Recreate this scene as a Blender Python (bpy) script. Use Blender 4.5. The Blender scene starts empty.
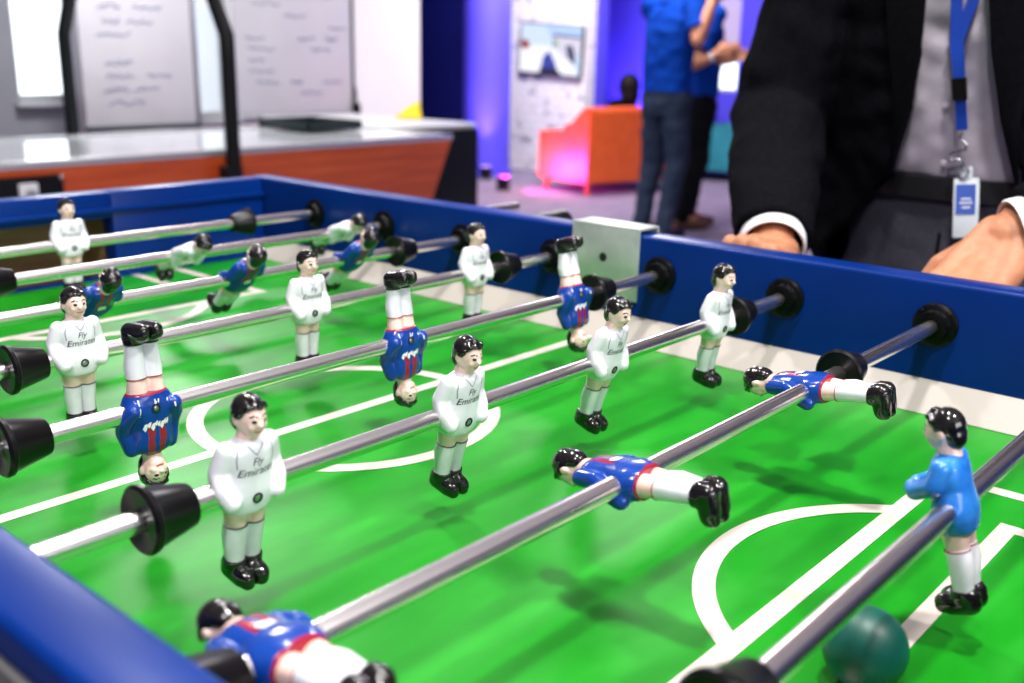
import bpy, bmesh, math, random
from mathutils import Vector, Matrix, noise
from mathutils.bvhtree import BVHTree
random.seed(7)
scn = bpy.context.scene
COL = scn.collection
R = math.radians
V = Vector

# ------------------------------------------------------------------ camera model
CAM = V((-0.94238, -1.35315, 1.18989))
FW = V((0.72725683, 0.63041427, -0.27143203)).normalized()
RT = V((0.6589197, -0.75197409, 0.01896851)).normalized()
UP = RT.cross(FW).normalized()
RT = FW.cross(UP).normalized()
FPX = 1025.0
S = 0.15            # spacing of the rods
ZR = 0.957          # height of the rods


def ray(px, py):
    return FW + RT * ((px - 512) / FPX) - UP * ((py - 341.5) / FPX)


def at_d(px, py, d):
    return CAM + ray(px, py) * d


def at_ax(px, py, ax, val):
    r = ray(px, py)
    return CAM + r * ((val - CAM[ax]) / r[ax])


# ------------------------------------------------------------------ materials
MATS = {}


def mat(name, color=(0.8, 0.8, 0.8), rough=0.5, metal=0.0, spec=0.5, coat=0.0, emit=None, estr=0.0, trans=0.0, build=None):
    if name in MATS:
        return MATS[name]
    m = bpy.data.materials.new(name)
    m.use_nodes = True
    nt = m.node_tree
    b = nt.nodes['Principled BSDF']
    b.inputs['Base Color'].default_value = (*color, 1)
    b.inputs['Roughness'].default_value = rough
    b.inputs['Metallic'].default_value = metal
    b.inputs['Specular IOR Level'].default_value = spec
    b.inputs['Coat Weight'].default_value = coat
    b.inputs['Coat Roughness'].default_value = 0.08
    b.inputs['Transmission Weight'].default_value = trans
    if emit:
        b.inputs['Emission Color'].default_value = (*emit, 1)
        b.inputs['Emission Strength'].default_value = estr
    if build:
        build(nt, b)
    MATS[name] = m
    return m


def nd(nt, typ, **kw):
    n = nt.nodes.new(typ)
    for k, v in kw.items():
        if k in n.inputs:
            n.inputs[k].default_value = v
        else:
            setattr(n, k, v)
    return n


def coords(nt, scale=(1, 1, 1), kind='Object', rot=(0, 0, 0)):
    t = nd(nt, 'ShaderNodeTexCoord')
    mp = nd(nt, 'ShaderNodeMapping')
    mp.inputs['Scale'].default_value = scale
    mp.inputs['Rotation'].default_value = rot
    nt.links.new(t.outputs[kind], mp.inputs['Vector'])
    return mp.outputs['Vector']


def noise_ramp(stops, scale=5, vec=(1, 1, 1), detail=3, rough=None, bump=0.0, rot=(0, 0, 0), roughness=0.5):
    def build(nt, b):
        v = coords(nt, vec, rot=rot)
        n = nd(nt, 'ShaderNodeTexNoise', Scale=scale, Detail=detail, Roughness=roughness)
        nt.links.new(v, n.inputs['Vector'])
        r = nd(nt, 'ShaderNodeValToRGB')
        el = r.color_ramp.elements
        while len(el) < len(stops):
            el.new(0.5)
        for e, (p, c) in zip(el, stops):
            e.position = p
            e.color = (*c, 1)
        nt.links.new(n.outputs['Fac'], r.inputs['Fac'])
        nt.links.new(r.outputs['Color'], b.inputs['Base Color'])
        if bump:
            bp = nd(nt, 'ShaderNodeBump', Strength=bump, Distance=0.002)
            nt.links.new(n.outputs['Fac'], bp.inputs['Height'])
            nt.links.new(bp.outputs['Normal'], b.inputs['Normal'])
    return build


M_field = mat('field_green', rough=0.40, spec=0.22, coat=0.0,
              build=noise_ramp([(0.30, (0.003, 0.165, 0.004)), (0.5, (0.005, 0.215, 0.006)), (0.72, (0.018, 0.29, 0.019))],
                               scale=7, vec=(1, 2.6, 1), detail=3))
M_line = mat('field_line_cream', (0.56, 0.50, 0.45), 0.4)
M_strip = mat('ramp_cream', (0.46, 0.41, 0.375), 0.4)
M_blue = mat('table_blue_paint', rough=0.32, spec=0.16, coat=0.0,
             build=noise_ramp([(0.3, (0.0006, 0.017, 0.135)), (0.7, (0.001, 0.025, 0.18))], scale=6, detail=2))
M_under = mat('cabinet_dark', (0.02, 0.02, 0.03), 0.5)
M_brown = mat('goal_wood', rough=0.55, build=noise_ramp([(0.3, (0.24, 0.14, 0.06)), (0.7, (0.42, 0.27, 0.13))], scale=9, vec=(1, 1, 8)))
M_steel = mat('rod_steel', (0.90, 0.85, 0.84), 0.26, 1.0,
              build=lambda nt, b: None)
M_rubber = mat('black_rubber', (0.004, 0.0035, 0.004), 0.3, spec=0.22)
M_flange = mat('black_plastic', (0.002, 0.002, 0.0025), 0.35, spec=0.12)
M_zinc = mat('galvanised_plate', rough=0.42, metal=0.55, build=noise_ramp([(0.3, (0.42, 0.47, 0.44)), (0.7, (0.62, 0.66, 0.63))], scale=25, detail=4))
M_dark = mat('dark_hole', (0.004, 0.004, 0.004), 0.6)
M_screw = mat('screw_metal', (0.45, 0.45, 0.47), 0.3, 1.0)
M_white = mat('white_gloss_paint', rough=0.22, coat=0.3, spec=0.5,
              build=noise_ramp([(0.35, (0.70, 0.69, 0.75)), (0.6, (0.80, 0.79, 0.85))], scale=60, detail=2))
M_skin = mat('figure_skin', rough=0.3, coat=0.2, build=noise_ramp([(0.35, (0.80, 0.52, 0.44)), (0.6, (0.85, 0.63, 0.55))], scale=80))
M_hair = mat('figure_black', (0.006, 0.005, 0.005), 0.14, coat=0.5)
M_ink = mat('ink_black', (0.015, 0.015, 0.02), 0.4)
M_mouth = mat('mouth_red', (0.5, 0.08, 0.07), 0.4)
M_redhem = mat('figure_red', (0.42, 0.02, 0.03), 0.25, coat=0.4)
M_gloveblue = mat('keeper_blue', rough=0.25, coat=0.4, build=noise_ramp([(0.3, (0.01, 0.13, 0.52)), (0.7, (0.04, 0.26, 0.75))], scale=60))


def blue_jersey(nt, b):
    t = nd(nt, 'ShaderNodeTexCoord')
    sp = nd(nt, 'ShaderNodeSeparateXYZ')
    nt.links.new(t.outputs['Object'], sp.inputs[0])
    nz = nd(nt, 'ShaderNodeTexNoise', Scale=160, Detail=2)
    nt.links.new(t.outputs['Object'], nz.inputs['Vector'])

    def math_(op, a, bb):
        n = nd(nt, 'ShaderNodeMath', operation=op)
        for i, q in enumerate((a, bb)):
            if isinstance(q, (int, float)):
                n.inputs[i].default_value = q
            elif q is not None:
                nt.links.new(q, n.inputs[i])
        return n.outputs[0]
    off = math_('MULTIPLY', math_('SUBTRACT', nz.outputs['Fac'], 0.5), 0.005)
    ax = math_('ABSOLUTE', math_('ADD', sp.outputs['X'], off), None)
    inx = math_('LESS_THAN', ax, 0.0062)
    stripe = math_('GREATER_THAN', ax, 0.0016)
    inz = math_('GREATER_THAN', math_('ADD', sp.outputs['Z'], off), 0.0075)
    red = math_('MULTIPLY', math_('MULTIPLY', inx, inz), stripe)
    hem = math_('LESS_THAN', math_('ADD', sp.outputs['Z'], off), -0.0122)
    fac = math_('MAXIMUM', red, hem)
    mx = nd(nt, 'ShaderNodeMix', data_type='RGBA')
    nt.links.new(fac, mx.inputs['Factor'])
    mx.inputs[6].default_value = (0.005, 0.042, 0.27, 1)
    mx.inputs[7].default_value = (0.27, 0.012, 0.03, 1)
    nt.links.new(mx.outputs[2], b.inputs['Base Color'])


M_bluejersey = mat('blue_red_jersey', rough=0.2, coat=0.3, spec=0.3, build=blue_jersey)

# room
M_carpet = mat('carpet_mauve', rough=0.9, spec=0.1, build=noise_ramp([(0.3, (0.16, 0.13, 0.19)), (0.7, (0.26, 0.22, 0.30))], scale=3, vec=(1, 7, 1), detail=6, bump=0.2))
M_wallwhite = mat('wall_white_paint', rough=0.7, build=noise_ramp([(0.3, (0.76, 0.76, 0.78)), (0.7, (0.80, 0.80, 0.82))], scale=2))
M_wallgrey = mat('wall_grey_paint', rough=0.7, build=noise_ramp([(0.3, (0.20, 0.21, 0.245)), (0.7, (0.23, 0.24, 0.275))], scale=2))
M_navy = mat('wall_navy_paint', rough=0.6, build=noise_ramp([(0.3, (0.006, 0.012, 0.20)), (0.7, (0.008, 0.016, 0.24))], scale=2))
M_violet = mat('wall_blue_paint', rough=0.6, build=noise_ramp([(0.3, (0.085, 0.065, 0.75)), (0.7, (0.10, 0.075, 0.82))], scale=1.5))
M_ceiling = mat('ceiling_grey', rough=0.8, build=noise_ramp([(0.3, (0.74, 0.72, 0.71)), (0.7, (0.78, 0.76, 0.75))], scale=3))
M_frame = mat('window_frame_grey', (0.45, 0.47, 0.5), 0.4)
M_board = mat('whiteboard_surface', rough=0.3, build=noise_ramp([(0.3, (0.53, 0.52, 0.57)), (0.7, (0.58, 0.57, 0.62))], scale=3))
M_boardframe = mat('dark_board_frame', (0.02, 0.03, 0.04), 0.4)
M_alu = mat('aluminium', (0.55, 0.56, 0.6), 0.35, 0.9)
M_marker = mat('marker_ink', (0.12, 0.13, 0.30), 0.6)


def glass_build(nt, b):
    out = nt.nodes['Material Output']
    tr = nd(nt, 'ShaderNodeBsdfTransparent')
    gl = nd(nt, 'ShaderNodeBsdfGlossy', Roughness=0.02)
    mx = nd(nt, 'ShaderNodeMixShader', Fac=0.06)
    nt.links.new(tr.outputs[0], mx.inputs[1])
    nt.links.new(gl.outputs[0], mx.inputs[2])
    nt.links.new(mx.outputs[0], out.inputs['Surface'])


M_glass = mat('window_glass', build=glass_build)


def wallpaper(nt, b):
    v = coords(nt, (1, 1, 1))
    n1 = nd(nt, 'ShaderNodeTexVoronoi', Scale=7.0, feature='F1')
    n2 = nd(nt, 'ShaderNodeTexNoise', Scale=9.0, Detail=6, Roughness=0.7)
    n3 = nd(nt, 'ShaderNodeTexNoise', Scale=3.2, Detail=3)
    br = nd(nt, 'ShaderNodeTexBrick', Scale=3.0)
    mp2 = nd(nt, 'ShaderNodeMapping')
    mp2.inputs['Rotation'].default_value = (0, R(90), R(90))
    nt.links.new(v, mp2.inputs['Vector'])
    br.inputs['Color1'].default_value = (0, 0, 0, 1)
    br.inputs['Color2'].default_value = (0, 0, 0, 1)
    br.inputs['Mortar'].default_value = (1, 1, 1, 1)
    br.inputs['Mortar Size'].default_value = 0.012
    nt.links.new(mp2.outputs[0], br.inputs['Vector'])
    for n in (n1, n2, n3):
        nt.links.new(v, n.inputs['Vector'])
    r2 = nd(nt, 'ShaderNodeValToRGB')
    r2.color_ramp.elements[0].position = 0.57
    r2.color_ramp.elements[1].position = 0.64
    nt.links.new(n2.outputs['Fac'], r2.inputs['Fac'])
    r3 = nd(nt, 'ShaderNodeValToRGB')
    r3.color_ramp.elements[0].position = 0.52
    r3.color_ramp.elements[0].color = (0.035, 0.03, 0.09, 1)
    r3.color_ramp.elements[1].position = 0.56
    r3.color_ramp.elements[1].color = (0.12, 0.20, 0.48, 1)
    nt.links.new(n3.outputs['Fac'], r3.inputs['Fac'])
    mx = nd(nt, 'ShaderNodeMix', data_type='RGBA')
    nt.links.new(r2.outputs['Color'], mx.inputs['Factor'])
    mx.inputs[6].default_value = (0.80, 0.78, 0.80, 1)
    nt.links.new(r3.outputs['Color'], mx.inputs[7])
    m2 = nd(nt, 'ShaderNodeMix', data_type='RGBA')
    ml = nd(nt, 'ShaderNodeMath', operation='MULTIPLY')
    ml.inputs[1].default_value = 0.45
    nt.links.new(br.outputs['Color'], ml.inputs[0])
    nt.links.new(ml.outputs[0], m2.inputs['Factor'])
    nt.links.new(mx.outputs[2], m2.inputs[6])
    m2.inputs[7].default_value = (0.3, 0.28, 0.36, 1)
    nt.links.new(m2.outputs[2], b.inputs['Base Color'])


M_paper = mat('sketch_wallpaper', rough=0.6, build=wallpaper)
M_orange = mat('orange_leather', rough=0.45, build=noise_ramp([(0.3, (0.75, 0.10, 0.015)), (0.7, (0.85, 0.14, 0.02))], scale=8, bump=0.05))
M_tealc = mat('teal_leather', rough=0.5, build=noise_ramp([(0.3, (0.01, 0.17, 0.24)), (0.7, (0.015, 0.22, 0.28))], scale=8))
M_bluec = mat('blue_leather', rough=0.5, build=noise_ramp([(0.3, (0.005, 0.10, 0.33)), (0.7, (0.01, 0.13, 0.38))], scale=8))
M_redwood = mat('red_wood_laminate', rough=0.35, coat=0.2,
                build=noise_ramp([(0.3, (0.52, 0.065, 0.014)), (0.55, (0.70, 0.105, 0.022)), (0.75, (0.78, 0.14, 0.035))], scale=4, vec=(0.6, 1, 9), detail=5))
M_icetop = mat('hockey_top_white', (0.62, 0.66, 0.70), 0.12, coat=0.6)
M_rail = mat('aluminium_rail', (0.8, 0.82, 0.84), 0.25, 0.7)
M_blackmetal = mat('black_metal', (0.007, 0.008, 0.010), 0.4, spec=0.2)
M_yellow = mat('yellow_card', (0.85, 0.66, 0.02), 0.55)
M_sheet = mat('white_sheet', (0.82, 0.83, 0.86), 0.6)
M_greytop = mat('grey_table_top', (0.50, 0.51, 0.52), 0.35)
M_ball = mat('ball_teal', rough=0.45, build=noise_ramp([(0.3, (0.001, 0.07, 0.052)), (0.7, (0.002, 0.10, 0.072))], scale=30))

# people
M_handskin = mat('hand_skin', rough=0.5, spec=0.35,
                 build=noise_ramp([(0.3, (0.40, 0.155, 0.075)), (0.6, (0.50, 0.215, 0.115)), (0.8, (0.46, 0.16, 0.09))], scale=45, detail=4, bump=0.12))
M_armskin = mat('arm_skin', rough=0.5, build=noise_ramp([(0.3, (0.50, 0.20, 0.11)), (0.7, (0.58, 0.25, 0.14))], scale=20))
M_darkskin = mat('dark_skin', rough=0.5, build=noise_ramp([(0.3, (0.05, 0.02, 0.015)), (0.7, (0.07, 0.03, 0.02))], scale=20))
M_nail = mat('finger_nail', (0.75, 0.45, 0.36), 0.3)
M_suit = mat('suit_black_cloth', rough=0.9, spec=0.02, build=noise_ramp([(0.3, (0.0035, 0.0035, 0.0048)), (0.7, (0.006, 0.006, 0.008))], scale=200, bump=0.15))
M_shirt = mat('shirt_grey_cloth', rough=0.7, build=noise_ramp([(0.3, (0.50, 0.45, 0.53)), (0.7, (0.57, 0.52, 0.60))], scale=60, bump=0.1))
M_cuff = mat('cuff_white_cloth', (0.78, 0.78, 0.82), 0.7)
M_trouser = mat('trouser_grey_cloth', rough=0.8, spec=0.2, build=noise_ramp([(0.3, (0.055, 0.056, 0.075)), (0.7, (0.075, 0.076, 0.098))], scale=150, bump=0.15))
M_jeans = mat('jeans_blue_grey', rough=0.85, spec=0.08, build=noise_ramp([(0.3, (0.016, 0.026, 0.055)), (0.7, (0.032, 0.046, 0.08))], scale=12, detail=4))
M_blacktr = mat('black_trouser_cloth', (0.003, 0.003, 0.005), 0.85, spec=0.15)
M_polo = mat('blue_polo_cloth', rough=0.85, spec=0.06, build=noise_ramp([(0.3, (0.001, 0.030, 0.26)), (0.7, (0.003, 0.045, 0.34))], scale=6, detail=3))
M_brownshoe = mat('brown_shoe_leather', (0.10, 0.04, 0.02), 0.45)
M_blackshoe = mat('black_shoe_leather', (0.012, 0.012, 0.014), 0.35)
M_personhair = mat('dark_hair', (0.006, 0.004, 0.004), 0.6, spec=0.12)
M_lanyard = mat('lanyard_blue', (0.006, 0.05, 0.42), 0.5)
M_chrome = mat('chrome_clip', (0.75, 0.75, 0.78), 0.15, 1.0)
M_badge = mat('badge_plastic', (0.72, 0.78, 0.82), 0.2, coat=0.4)
M_badgeblue = mat('badge_print_blue', (0.06, 0.12, 0.48), 0.4)
M_handle = mat('handle_black_rubber', (0.005, 0.005, 0.006), 0.35, spec=0.3)
M_eye = mat('eye_white', (0.8, 0.8, 0.8), 0.2)


# ------------------------------------------------------------------ object helpers
def link(name, mesh, parent=None):
    o = bpy.data.objects.new(name, mesh)
    COL.objects.link(o)
    if parent is not None:
        o.parent = parent
    return o


def bm_mesh(bm, name, mats, smooth=True, angle=None):
    me = bpy.data.meshes.new(name)
    bmesh.ops.recalc_face_normals(bm, faces=bm.faces[:])
    bm.to_mesh(me)
    bm.free()
    for m in (mats if isinstance(mats, (list, tuple)) else [mats]):
        me.materials.append(m)
    if smooth:
        me.polygons.foreach_set('use_smooth', [True] * len(me.polygons))
        if angle is not None:
            me.set_sharp_from_angle(angle=R(angle))
    me.update()
    return me


def obj(name, bm, mats, parent=None, angle=35):
    return link(name, bm_mesh(bm, name, mats, True, angle), parent)


def tag(o, label=None, cat=None, group=None, kind=None):
    if label:
        o['label'] = label
    if cat:
        o['category'] = cat
    if group:
        o['group'] = group
    if kind:
        o['kind'] = kind
    return o


def thing(name, label, cat, loc=(0, 0, 0), group=None):
    o = bpy.data.objects.new(name, None)
    o.empty_display_size = 0.05
    COL.objects.link(o)
    o.location = loc
    return tag(o, label, cat, group)


def struct(name, bm, m, label=None, cat=None):
    return tag(obj(name, bm, m), label, cat, None, 'structure')


def box(bm, x0, x1, y0, y1, z0, z1, bev=0.0, seg=2, mi=0, mtx=None):
    t = bmesh.new()
    bmesh.ops.create_cube(t, size=1)
    for v in t.verts:
        v.co = V(((x0 + x1) / 2 + v.co.x * (x1 - x0), (y0 + y1) / 2 + v.co.y * (y1 - y0), (z0 + z1) / 2 + v.co.z * (z1 - z0)))
    if bev > 0:
        bmesh.ops.bevel(t, geom=t.edges[:], offset=bev, segments=seg, affect='EDGES', profile=0.5)
    merge(bm, t, mi, mtx)


def merge(bm, t, mi=0, mtx=None):
    if mtx is not None:
        bmesh.ops.transform(t, matrix=mtx, verts=t.verts[:])
    mp = {v: bm.verts.new(v.co) for v in t.verts}
    for f in t.faces:
        try:
            nf = bm.faces.new([mp[v] for v in f.verts])
            nf.material_index = mi if mi is not None else f.material_index
        except ValueError:
            pass
    t.free()


def loft(bm, rings, cap=True, mi=0, closed=True):
    rows = [[bm.verts.new(p) for p in r] for r in rings]
    n = len(rows[0])
    for a, b in zip(rows, rows[1:]):
        for i in range(n if closed else n - 1):
            j = (i + 1) % n
            f = bm.faces.new((a[i], a[j], b[j], b[i]))
            f.material_index = mi
    if cap and closed:
        for r in (rows[0], rows[-1]):
            try:
                f = bm.faces.new(r)
                f.material_index = mi
            except ValueError:
                pass
    return rows


def frame_of(d):
    d = d.normalized()
    a = V((0, 0, 1)) if abs(d.z) < 0.9 else V((1, 0, 0))
    s = d.cross(a).normalized()
    return s, s.cross(d).normalized()


def ring(c, s, t, ra, rb, n=20, e=2.0):
    out = []
    for i in range(n):
        a = 2 * math.pi * i / n
        ca, sa = math.cos(a), math.sin(a)
        x = math.copysign(abs(ca) ** (2 / e), ca) * ra
        y = math.copysign(abs(sa) ** (2 / e), sa) * rb
        out.append(c + s * x + t * y)
    return out


def tube(bm, pts, rad, n=14, cap=True, mi=0, round_ends=False):
    pts = [V(p) for p in pts]
    rad = rad if isinstance(rad, (list, tuple)) else [rad] * len(pts)
    if round_ends:
        d0 = (pts[0] - pts[1]).normalized()
        d1 = (pts[-1] - pts[-2]).normalized()
        np_, nr = [], []
        for a in (78, 50, 25):
            np_.append(pts[0] + d0 * rad[0] * math.sin(R(a)))
            nr.append(rad[0] * math.cos(R(a)))
        np_ += pts
        nr += list(rad)
        for a in (25, 50, 78):
            np_.append(pts[-1] + d1 * rad[-1] * math.sin(R(a)))
            nr.append(rad[-1] * math.cos(R(a)))
        pts, rad = np_, nr
    rings = []
    s = t = None
    for i, p in enumerate(pts):
        d = (pts[min(i + 1, len(pts) - 1)] - pts[max(i - 1, 0)]).normalized()
        if s is None:
            s, t = frame_of(d)
        else:
            s = (s - d * s.dot(d)).normalized()
            t = s.cross(d).normalized()
        rings.append(ring(p, s, t, rad[i], rad[i], n))
    loft(bm, rings, cap, mi)


def lathe(bm, prof, c=(0, 0, 0), axis=(0, 0, 1), n=32, mi=0):
    """prof: (distance along axis, radius)"""
    c, axis = V(c), V(axis).normalized()
    s, t = frame_of(axis)
    loft(bm, [ring(c + axis * h, s, t, max(r, 1e-5), max(r, 1e-5), n) for h, r in prof], True, mi)


def ball(bm, c, rx, ry=None, rz=None, n=16, mi=0, mtx=None):
    t = bmesh.new()
    bmesh.ops.create_uvsphere(t, u_segments=n, v_segments=max(6, n * 2 // 3), radius=1)
    ry = rx if ry is None else ry
    rz = rx if rz is None else rz
    for v in t.verts:
        v.co = V((v.co.x * rx, v.co.y * ry, v.co.z * rz))
    if mtx is not None:
        bmesh.ops.transform(t, matrix=mtx, verts=t.verts[:])
    for v in t.verts:
        v.co += V(c)
    merge(bm, t, mi)


def capsule(bm, chain, n=12):
    """chain of (point, radius): a tapering limb with balls at the joints"""
    for (p, r) in chain:
        ball(bm, p, r, n=n)
    for (p, r), (q, s) in zip(chain, chain[1:]):
        p, q = V(p), V(q)
        if (q - p).length > 1e-6:
            tube(bm, [p, q], [r, s], n)


def remesh(bm, voxel, smooth=4, fac=0.5, wrinkle=None):
    me = bpy.data.meshes.new('tmp')
    bmesh.ops.recalc_face_normals(bm, faces=bm.faces[:])
    bm.to_mesh(me)
    bm.free()
    o = bpy.data.objects.new('tmp', me)
    COL.objects.link(o)
    m = o.modifiers.new('r', 'REMESH')
    m.mode = 'VOXEL'
    m.voxel_size = voxel
    if smooth:
        s = o.modifiers.new('s', 'SMOOTH')
        s.iterations = smooth
        s.factor = fac
    dg = bpy.context.evaluated_depsgraph_get()
    me2 = bpy.data.meshes.new_from_object(o.evaluated_get(dg))
    bpy.data.objects.remove(o)
    bpy.data.meshes.remove(me)
    out = bmesh.new()
    out.from_mesh(me2)
    bpy.data.meshes.remove(me2)
    if wrinkle:
        amp, sc = wrinkle
        out.normal_update()
        for v in out.verts:
            k = noise.noise(V((v.co.x * sc, v.co.y * sc, v.co.z * sc * 1.6)))
            k2 = noise.noise(V((v.co.x * sc * 2.3 + 5, v.co.y * sc * 2.3, v.co.z * sc * 2.6)))
            v.co += v.normal * amp * (k + 0.5 * k2)
    return out


def bvh_of(me):
    return BVHTree.FromPolygons([v.co.copy() for v in me.vertices], [list(p.vertices) for p in me.polygons])


def decal(name, bvh, quads, m, parent, front=-1, off=0.00018, thick=0.0):
    """flat paint patches, given as polygons in (x, z), laid onto a surface seen along y"""
    bm = bmesh.new()
    for poly in quads:
        vs = []
        for (x, z) in poly:
            h = bvh.ray_cast(V((x, front * 0.2, z)), V((0, -front, 0)))
            y = h[0].y if h[0] is not None else None
            if y is None:
                vs = None
                break
            vs.append(bm.verts.new((x, y + front * off, z)))
        if vs and len(vs) > 2:
            bm.faces.new(vs)
    return obj(name, bm, m, parent)


def stroke(pts, w):
    """polyline in (x, z) -> short quads"""
    out = []
    pts = [V((p[0], p[1])) for p in pts]
    fine = []
    for a, b in zip(pts, pts[1:]):
        k = max(1, int((b - a).length / 0.0012))
        fine += [a.lerp(b, i / k) for i in range(k)]
    fine.append(pts[-1])
    for a, b in zip(fine, fine[1:]):
        d = b - a
        if d.length < 1e-7:
            continue
        nrm = V((-d.y, d.x)).normalized() * w / 2
        e = d.normalized() * w * 0.25
        out.append([(a - nrm - e)[:], (b - nrm + e)[:], (b + nrm + e)[:], (a + nrm - e)[:]])
    return out


def text_polys(body, size, cx, cz, shear=0.0, grid=0.0):
    cu = bpy.data.curves.new('t', 'FONT')
    cu.body = body
    cu.size = size
    cu.shear = shear
    cu.align_x = 'CENTER'
    cu.align_y = 'CENTER'
    cu.resolution_u = 3
    o = bpy.data.objects.new('t', cu)
    COL.objects.link(o)
    dg = bpy.context.evaluated_depsgraph_get()
    me = bpy.data.meshes.new_from_object(o.evaluated_get(dg))
    polys = [[(me.vertices[i].co.x + cx, me.vertices[i].co.y + cz) for i in p.vertices] for p in me.polygons]
    bpy.data.objects.remove(o)
    bpy.data.curves.remove(cu)
    bpy.data.meshes.remove(me)
    return polys


def disc_poly(x, z, rx, rz, n=10):
    return [(x + rx * math.cos(2 * math.pi * i / n), z + rz * math.sin(2 * math.pi * i / n)) for i in range(n)]


# ------------------------------------------------------------------ ROOM
bm = bmesh.new()
box(bm, -4, 9.4, -5, 9, -0.1, 0)
struct('floor', bm, M_carpet, 'mauve grey carpet floor', 'floor')
bm = bmesh.new()
box(bm, -4, 9.4, -5, 9, 3.0, 3.1)
struct('ceiling', bm, M_ceiling, 'plain grey ceiling', 'ceiling')

YW = 5.0
# window openings on the left wall, in x, and their sill heights
w1x0, w1x1 = at_ax(15, 60, 1, YW).x, at_ax(80, 60, 1, YW).x
w2x0, w2x1 = at_ax(181, 60, 1, YW).x, at_ax(232, 60, 1, YW).x
s1 = at_ax(40, 101, 1, YW).z
s2 = at_ax(205, 118, 1, YW).z
XE = at_ax(420, 60, 1, YW).x
bm = bmesh.new()
TH = 0.18


def wb(x0, x1, z0, z1):
    box(bm, x0, x1, YW, YW + TH, z0, z1)


wb(-4, w1x0, 0, 3.0)
wb(w1x0, w1x1, 0, s1)
wb(w1x0, w1x1, 2.5, 3.0)
struct('wall_left', bm, M_wallgrey, 'grey end of the window wall', 'wall')
bm = bmesh.new()
wb(w1x1, w2x0, 0, 3.0)
wb(w2x0, w2x1, 0, s2)
wb(w2x0, w2x1, 2.5, 3.0)
wb(w2x1, XE, 0, 3.0)
struct('wall_back', bm, M_wallwhite, 'white wall behind the whiteboards', 'wall')
for i, (x0, x1, s) in enumerate(((w1x0, w1x1, s1), (w2x0, w2x1, s2))):
    w = thing('window_%d' % (i + 1), ['bright window in the grey wall at the far left', 'bright narrow window between the two whiteboards'][i], 'window', ((x0 + x1) / 2, YW, s))
    w['kind'] = 'structure'
    bm = bmesh.new()
    c = V(w.location)
    hw = (x1 - x0) / 2
    for a in ((-hw, -hw + 0.035, 0, 2.5 - s), (hw - 0.035, hw, 0, 2.5 - s), (-hw, hw, 0, 0.035), (-hw, hw, 2.5 - s - 0.035, 2.5 - s)):
        box(bm, a[0], a[1], 0.06, 0.12, a[2], a[3], 0.004)
    obj('window_frame', bm, M_frame, w)
    bm = bmesh.new()
    box(bm, -hw + 0.03, hw - 0.03, 0.085, 0.093, 0.03, 2.5 - s - 0.03)
    obj('window_pane', bm, M_glass, w)
    bm = bmesh.new()
    box(bm, -hw - 0.03, hw + 0.03, -0.06, 0.06, -0.03, 0.0, 0.004)
    obj('window_sill', bm, M_frame, w)

# far walls
bm = bmesh.new()
box(bm, 8.2, 8.35, 6.75, 9, 0, 3.0)
struct('wall_far', bm, M_navy, 'dark navy wall left of the round column', 'wall')
bm = bmesh.new()
wpx = 9.2
wy = [at_ax(q, 60, 0, wpx).y for q in (711, 738)]
wz0, wz1, wz2 = at_ax(725, 92, 0, wpx).z, at_ax(725, 58, 0, wpx).z, 2.4
box(bm, wpx, wpx + 0.15, wy[0], 9, 0, 3)
box(bm, wpx, wpx + 0.15, -5, wy[1], 0, 3)
box(bm, wpx, wpx + 0.15, wy[1], wy[0], 0, wz0)
box(bm, wpx, wpx + 0.15, wy[1], wy[0], wz2, 3)
struct('wall_right', bm, M_violet, 'blue wall behind the lounge chairs', 'wall')
w = thing('window_3', 'narrow window with pale blind in the blue wall', 'window', (wpx, (wy[0] + wy[1]) / 2, wz0))
w['kind'] = 'structure'
hw = (wy[0] - wy[1]) / 2
bm = bmesh.new()
for a in ((-hw, -hw + 0.03, 0, wz2 - wz0), (hw - 0.03, hw, 0, wz2 - wz0), (-hw, hw, 0, 0.03), (-hw, hw, wz2 - wz0 - 0.03, wz2 - wz0)):
    box(bm, 0.05, 0.1, a[0], a[1], a[2], a[3], 0.003)
obj('window_frame', bm, M_frame, w)
bm = bmesh.new()
box(bm, 0.07, 0.078, -hw + 0.02, hw - 0.02, 0.02, wz2 - wz0 - 0.02)
obj('window_pane', bm, M_glass, w)
bm = bmesh.new()
box(bm, 0.01, 0.02, -hw + 0.01, hw - 0.01, wz1 - wz0, wz2 - wz0 - 0.01)
obj('roller_blind', bm, mat('blind_lilac', (0.55, 0.50, 0.66), 0.7), w)
bm = bmesh.new()
box(bm, -4.15, -4, -5, YW + TH, 0, 3.0)
struct('wall_side', bm, M_wallgrey, 'grey wall beyond the camera', 'wall')
bm = bmesh.new()
box(bm, -4.15, 9.35, -5.15, -5, 0, 3.0)
struct('wall_front', bm, M_wallgrey, 'grey wall beyond the camera', 'wall')
bm = bmesh.new()
box(bm, XE - 0.15, 9.35, 9, 9.15, 0, 3.0)
struct('wall_end', bm, M_navy, 'navy wall at the far end', 'wall')
bm = bmesh.new()
box(bm, XE - 0.15, XE, YW + TH, 9, 0, 3.0)
struct('wall_return', bm, M_wallwhite, 'white end face of the whiteboard wall', 'wall')
# panel with sketch wallpaper
bm = bmesh.new()
py0, py1 = at_ax(586, 60, 0, 7.4).y, at_ax(502, 60, 0, 7.4).y
box(bm, 7.4, 7.55, py0, py1, 0, 3.0)
struct('wall_panel', bm, M_paper, 'white panel papered with dark sketches around the screen', 'wall')
# blue wall end next to the panel
bm = bmesh.new()
box(bm, 7.6, 7.75, at_ax(598, 60, 0, 7.6).y, at_ax(575, 60, 0, 7.6).y, 0, 3.0)
struct('trim_1', bm, M_violet, 'narrow blue wall end beside the papered panel', 'wall')
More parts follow.
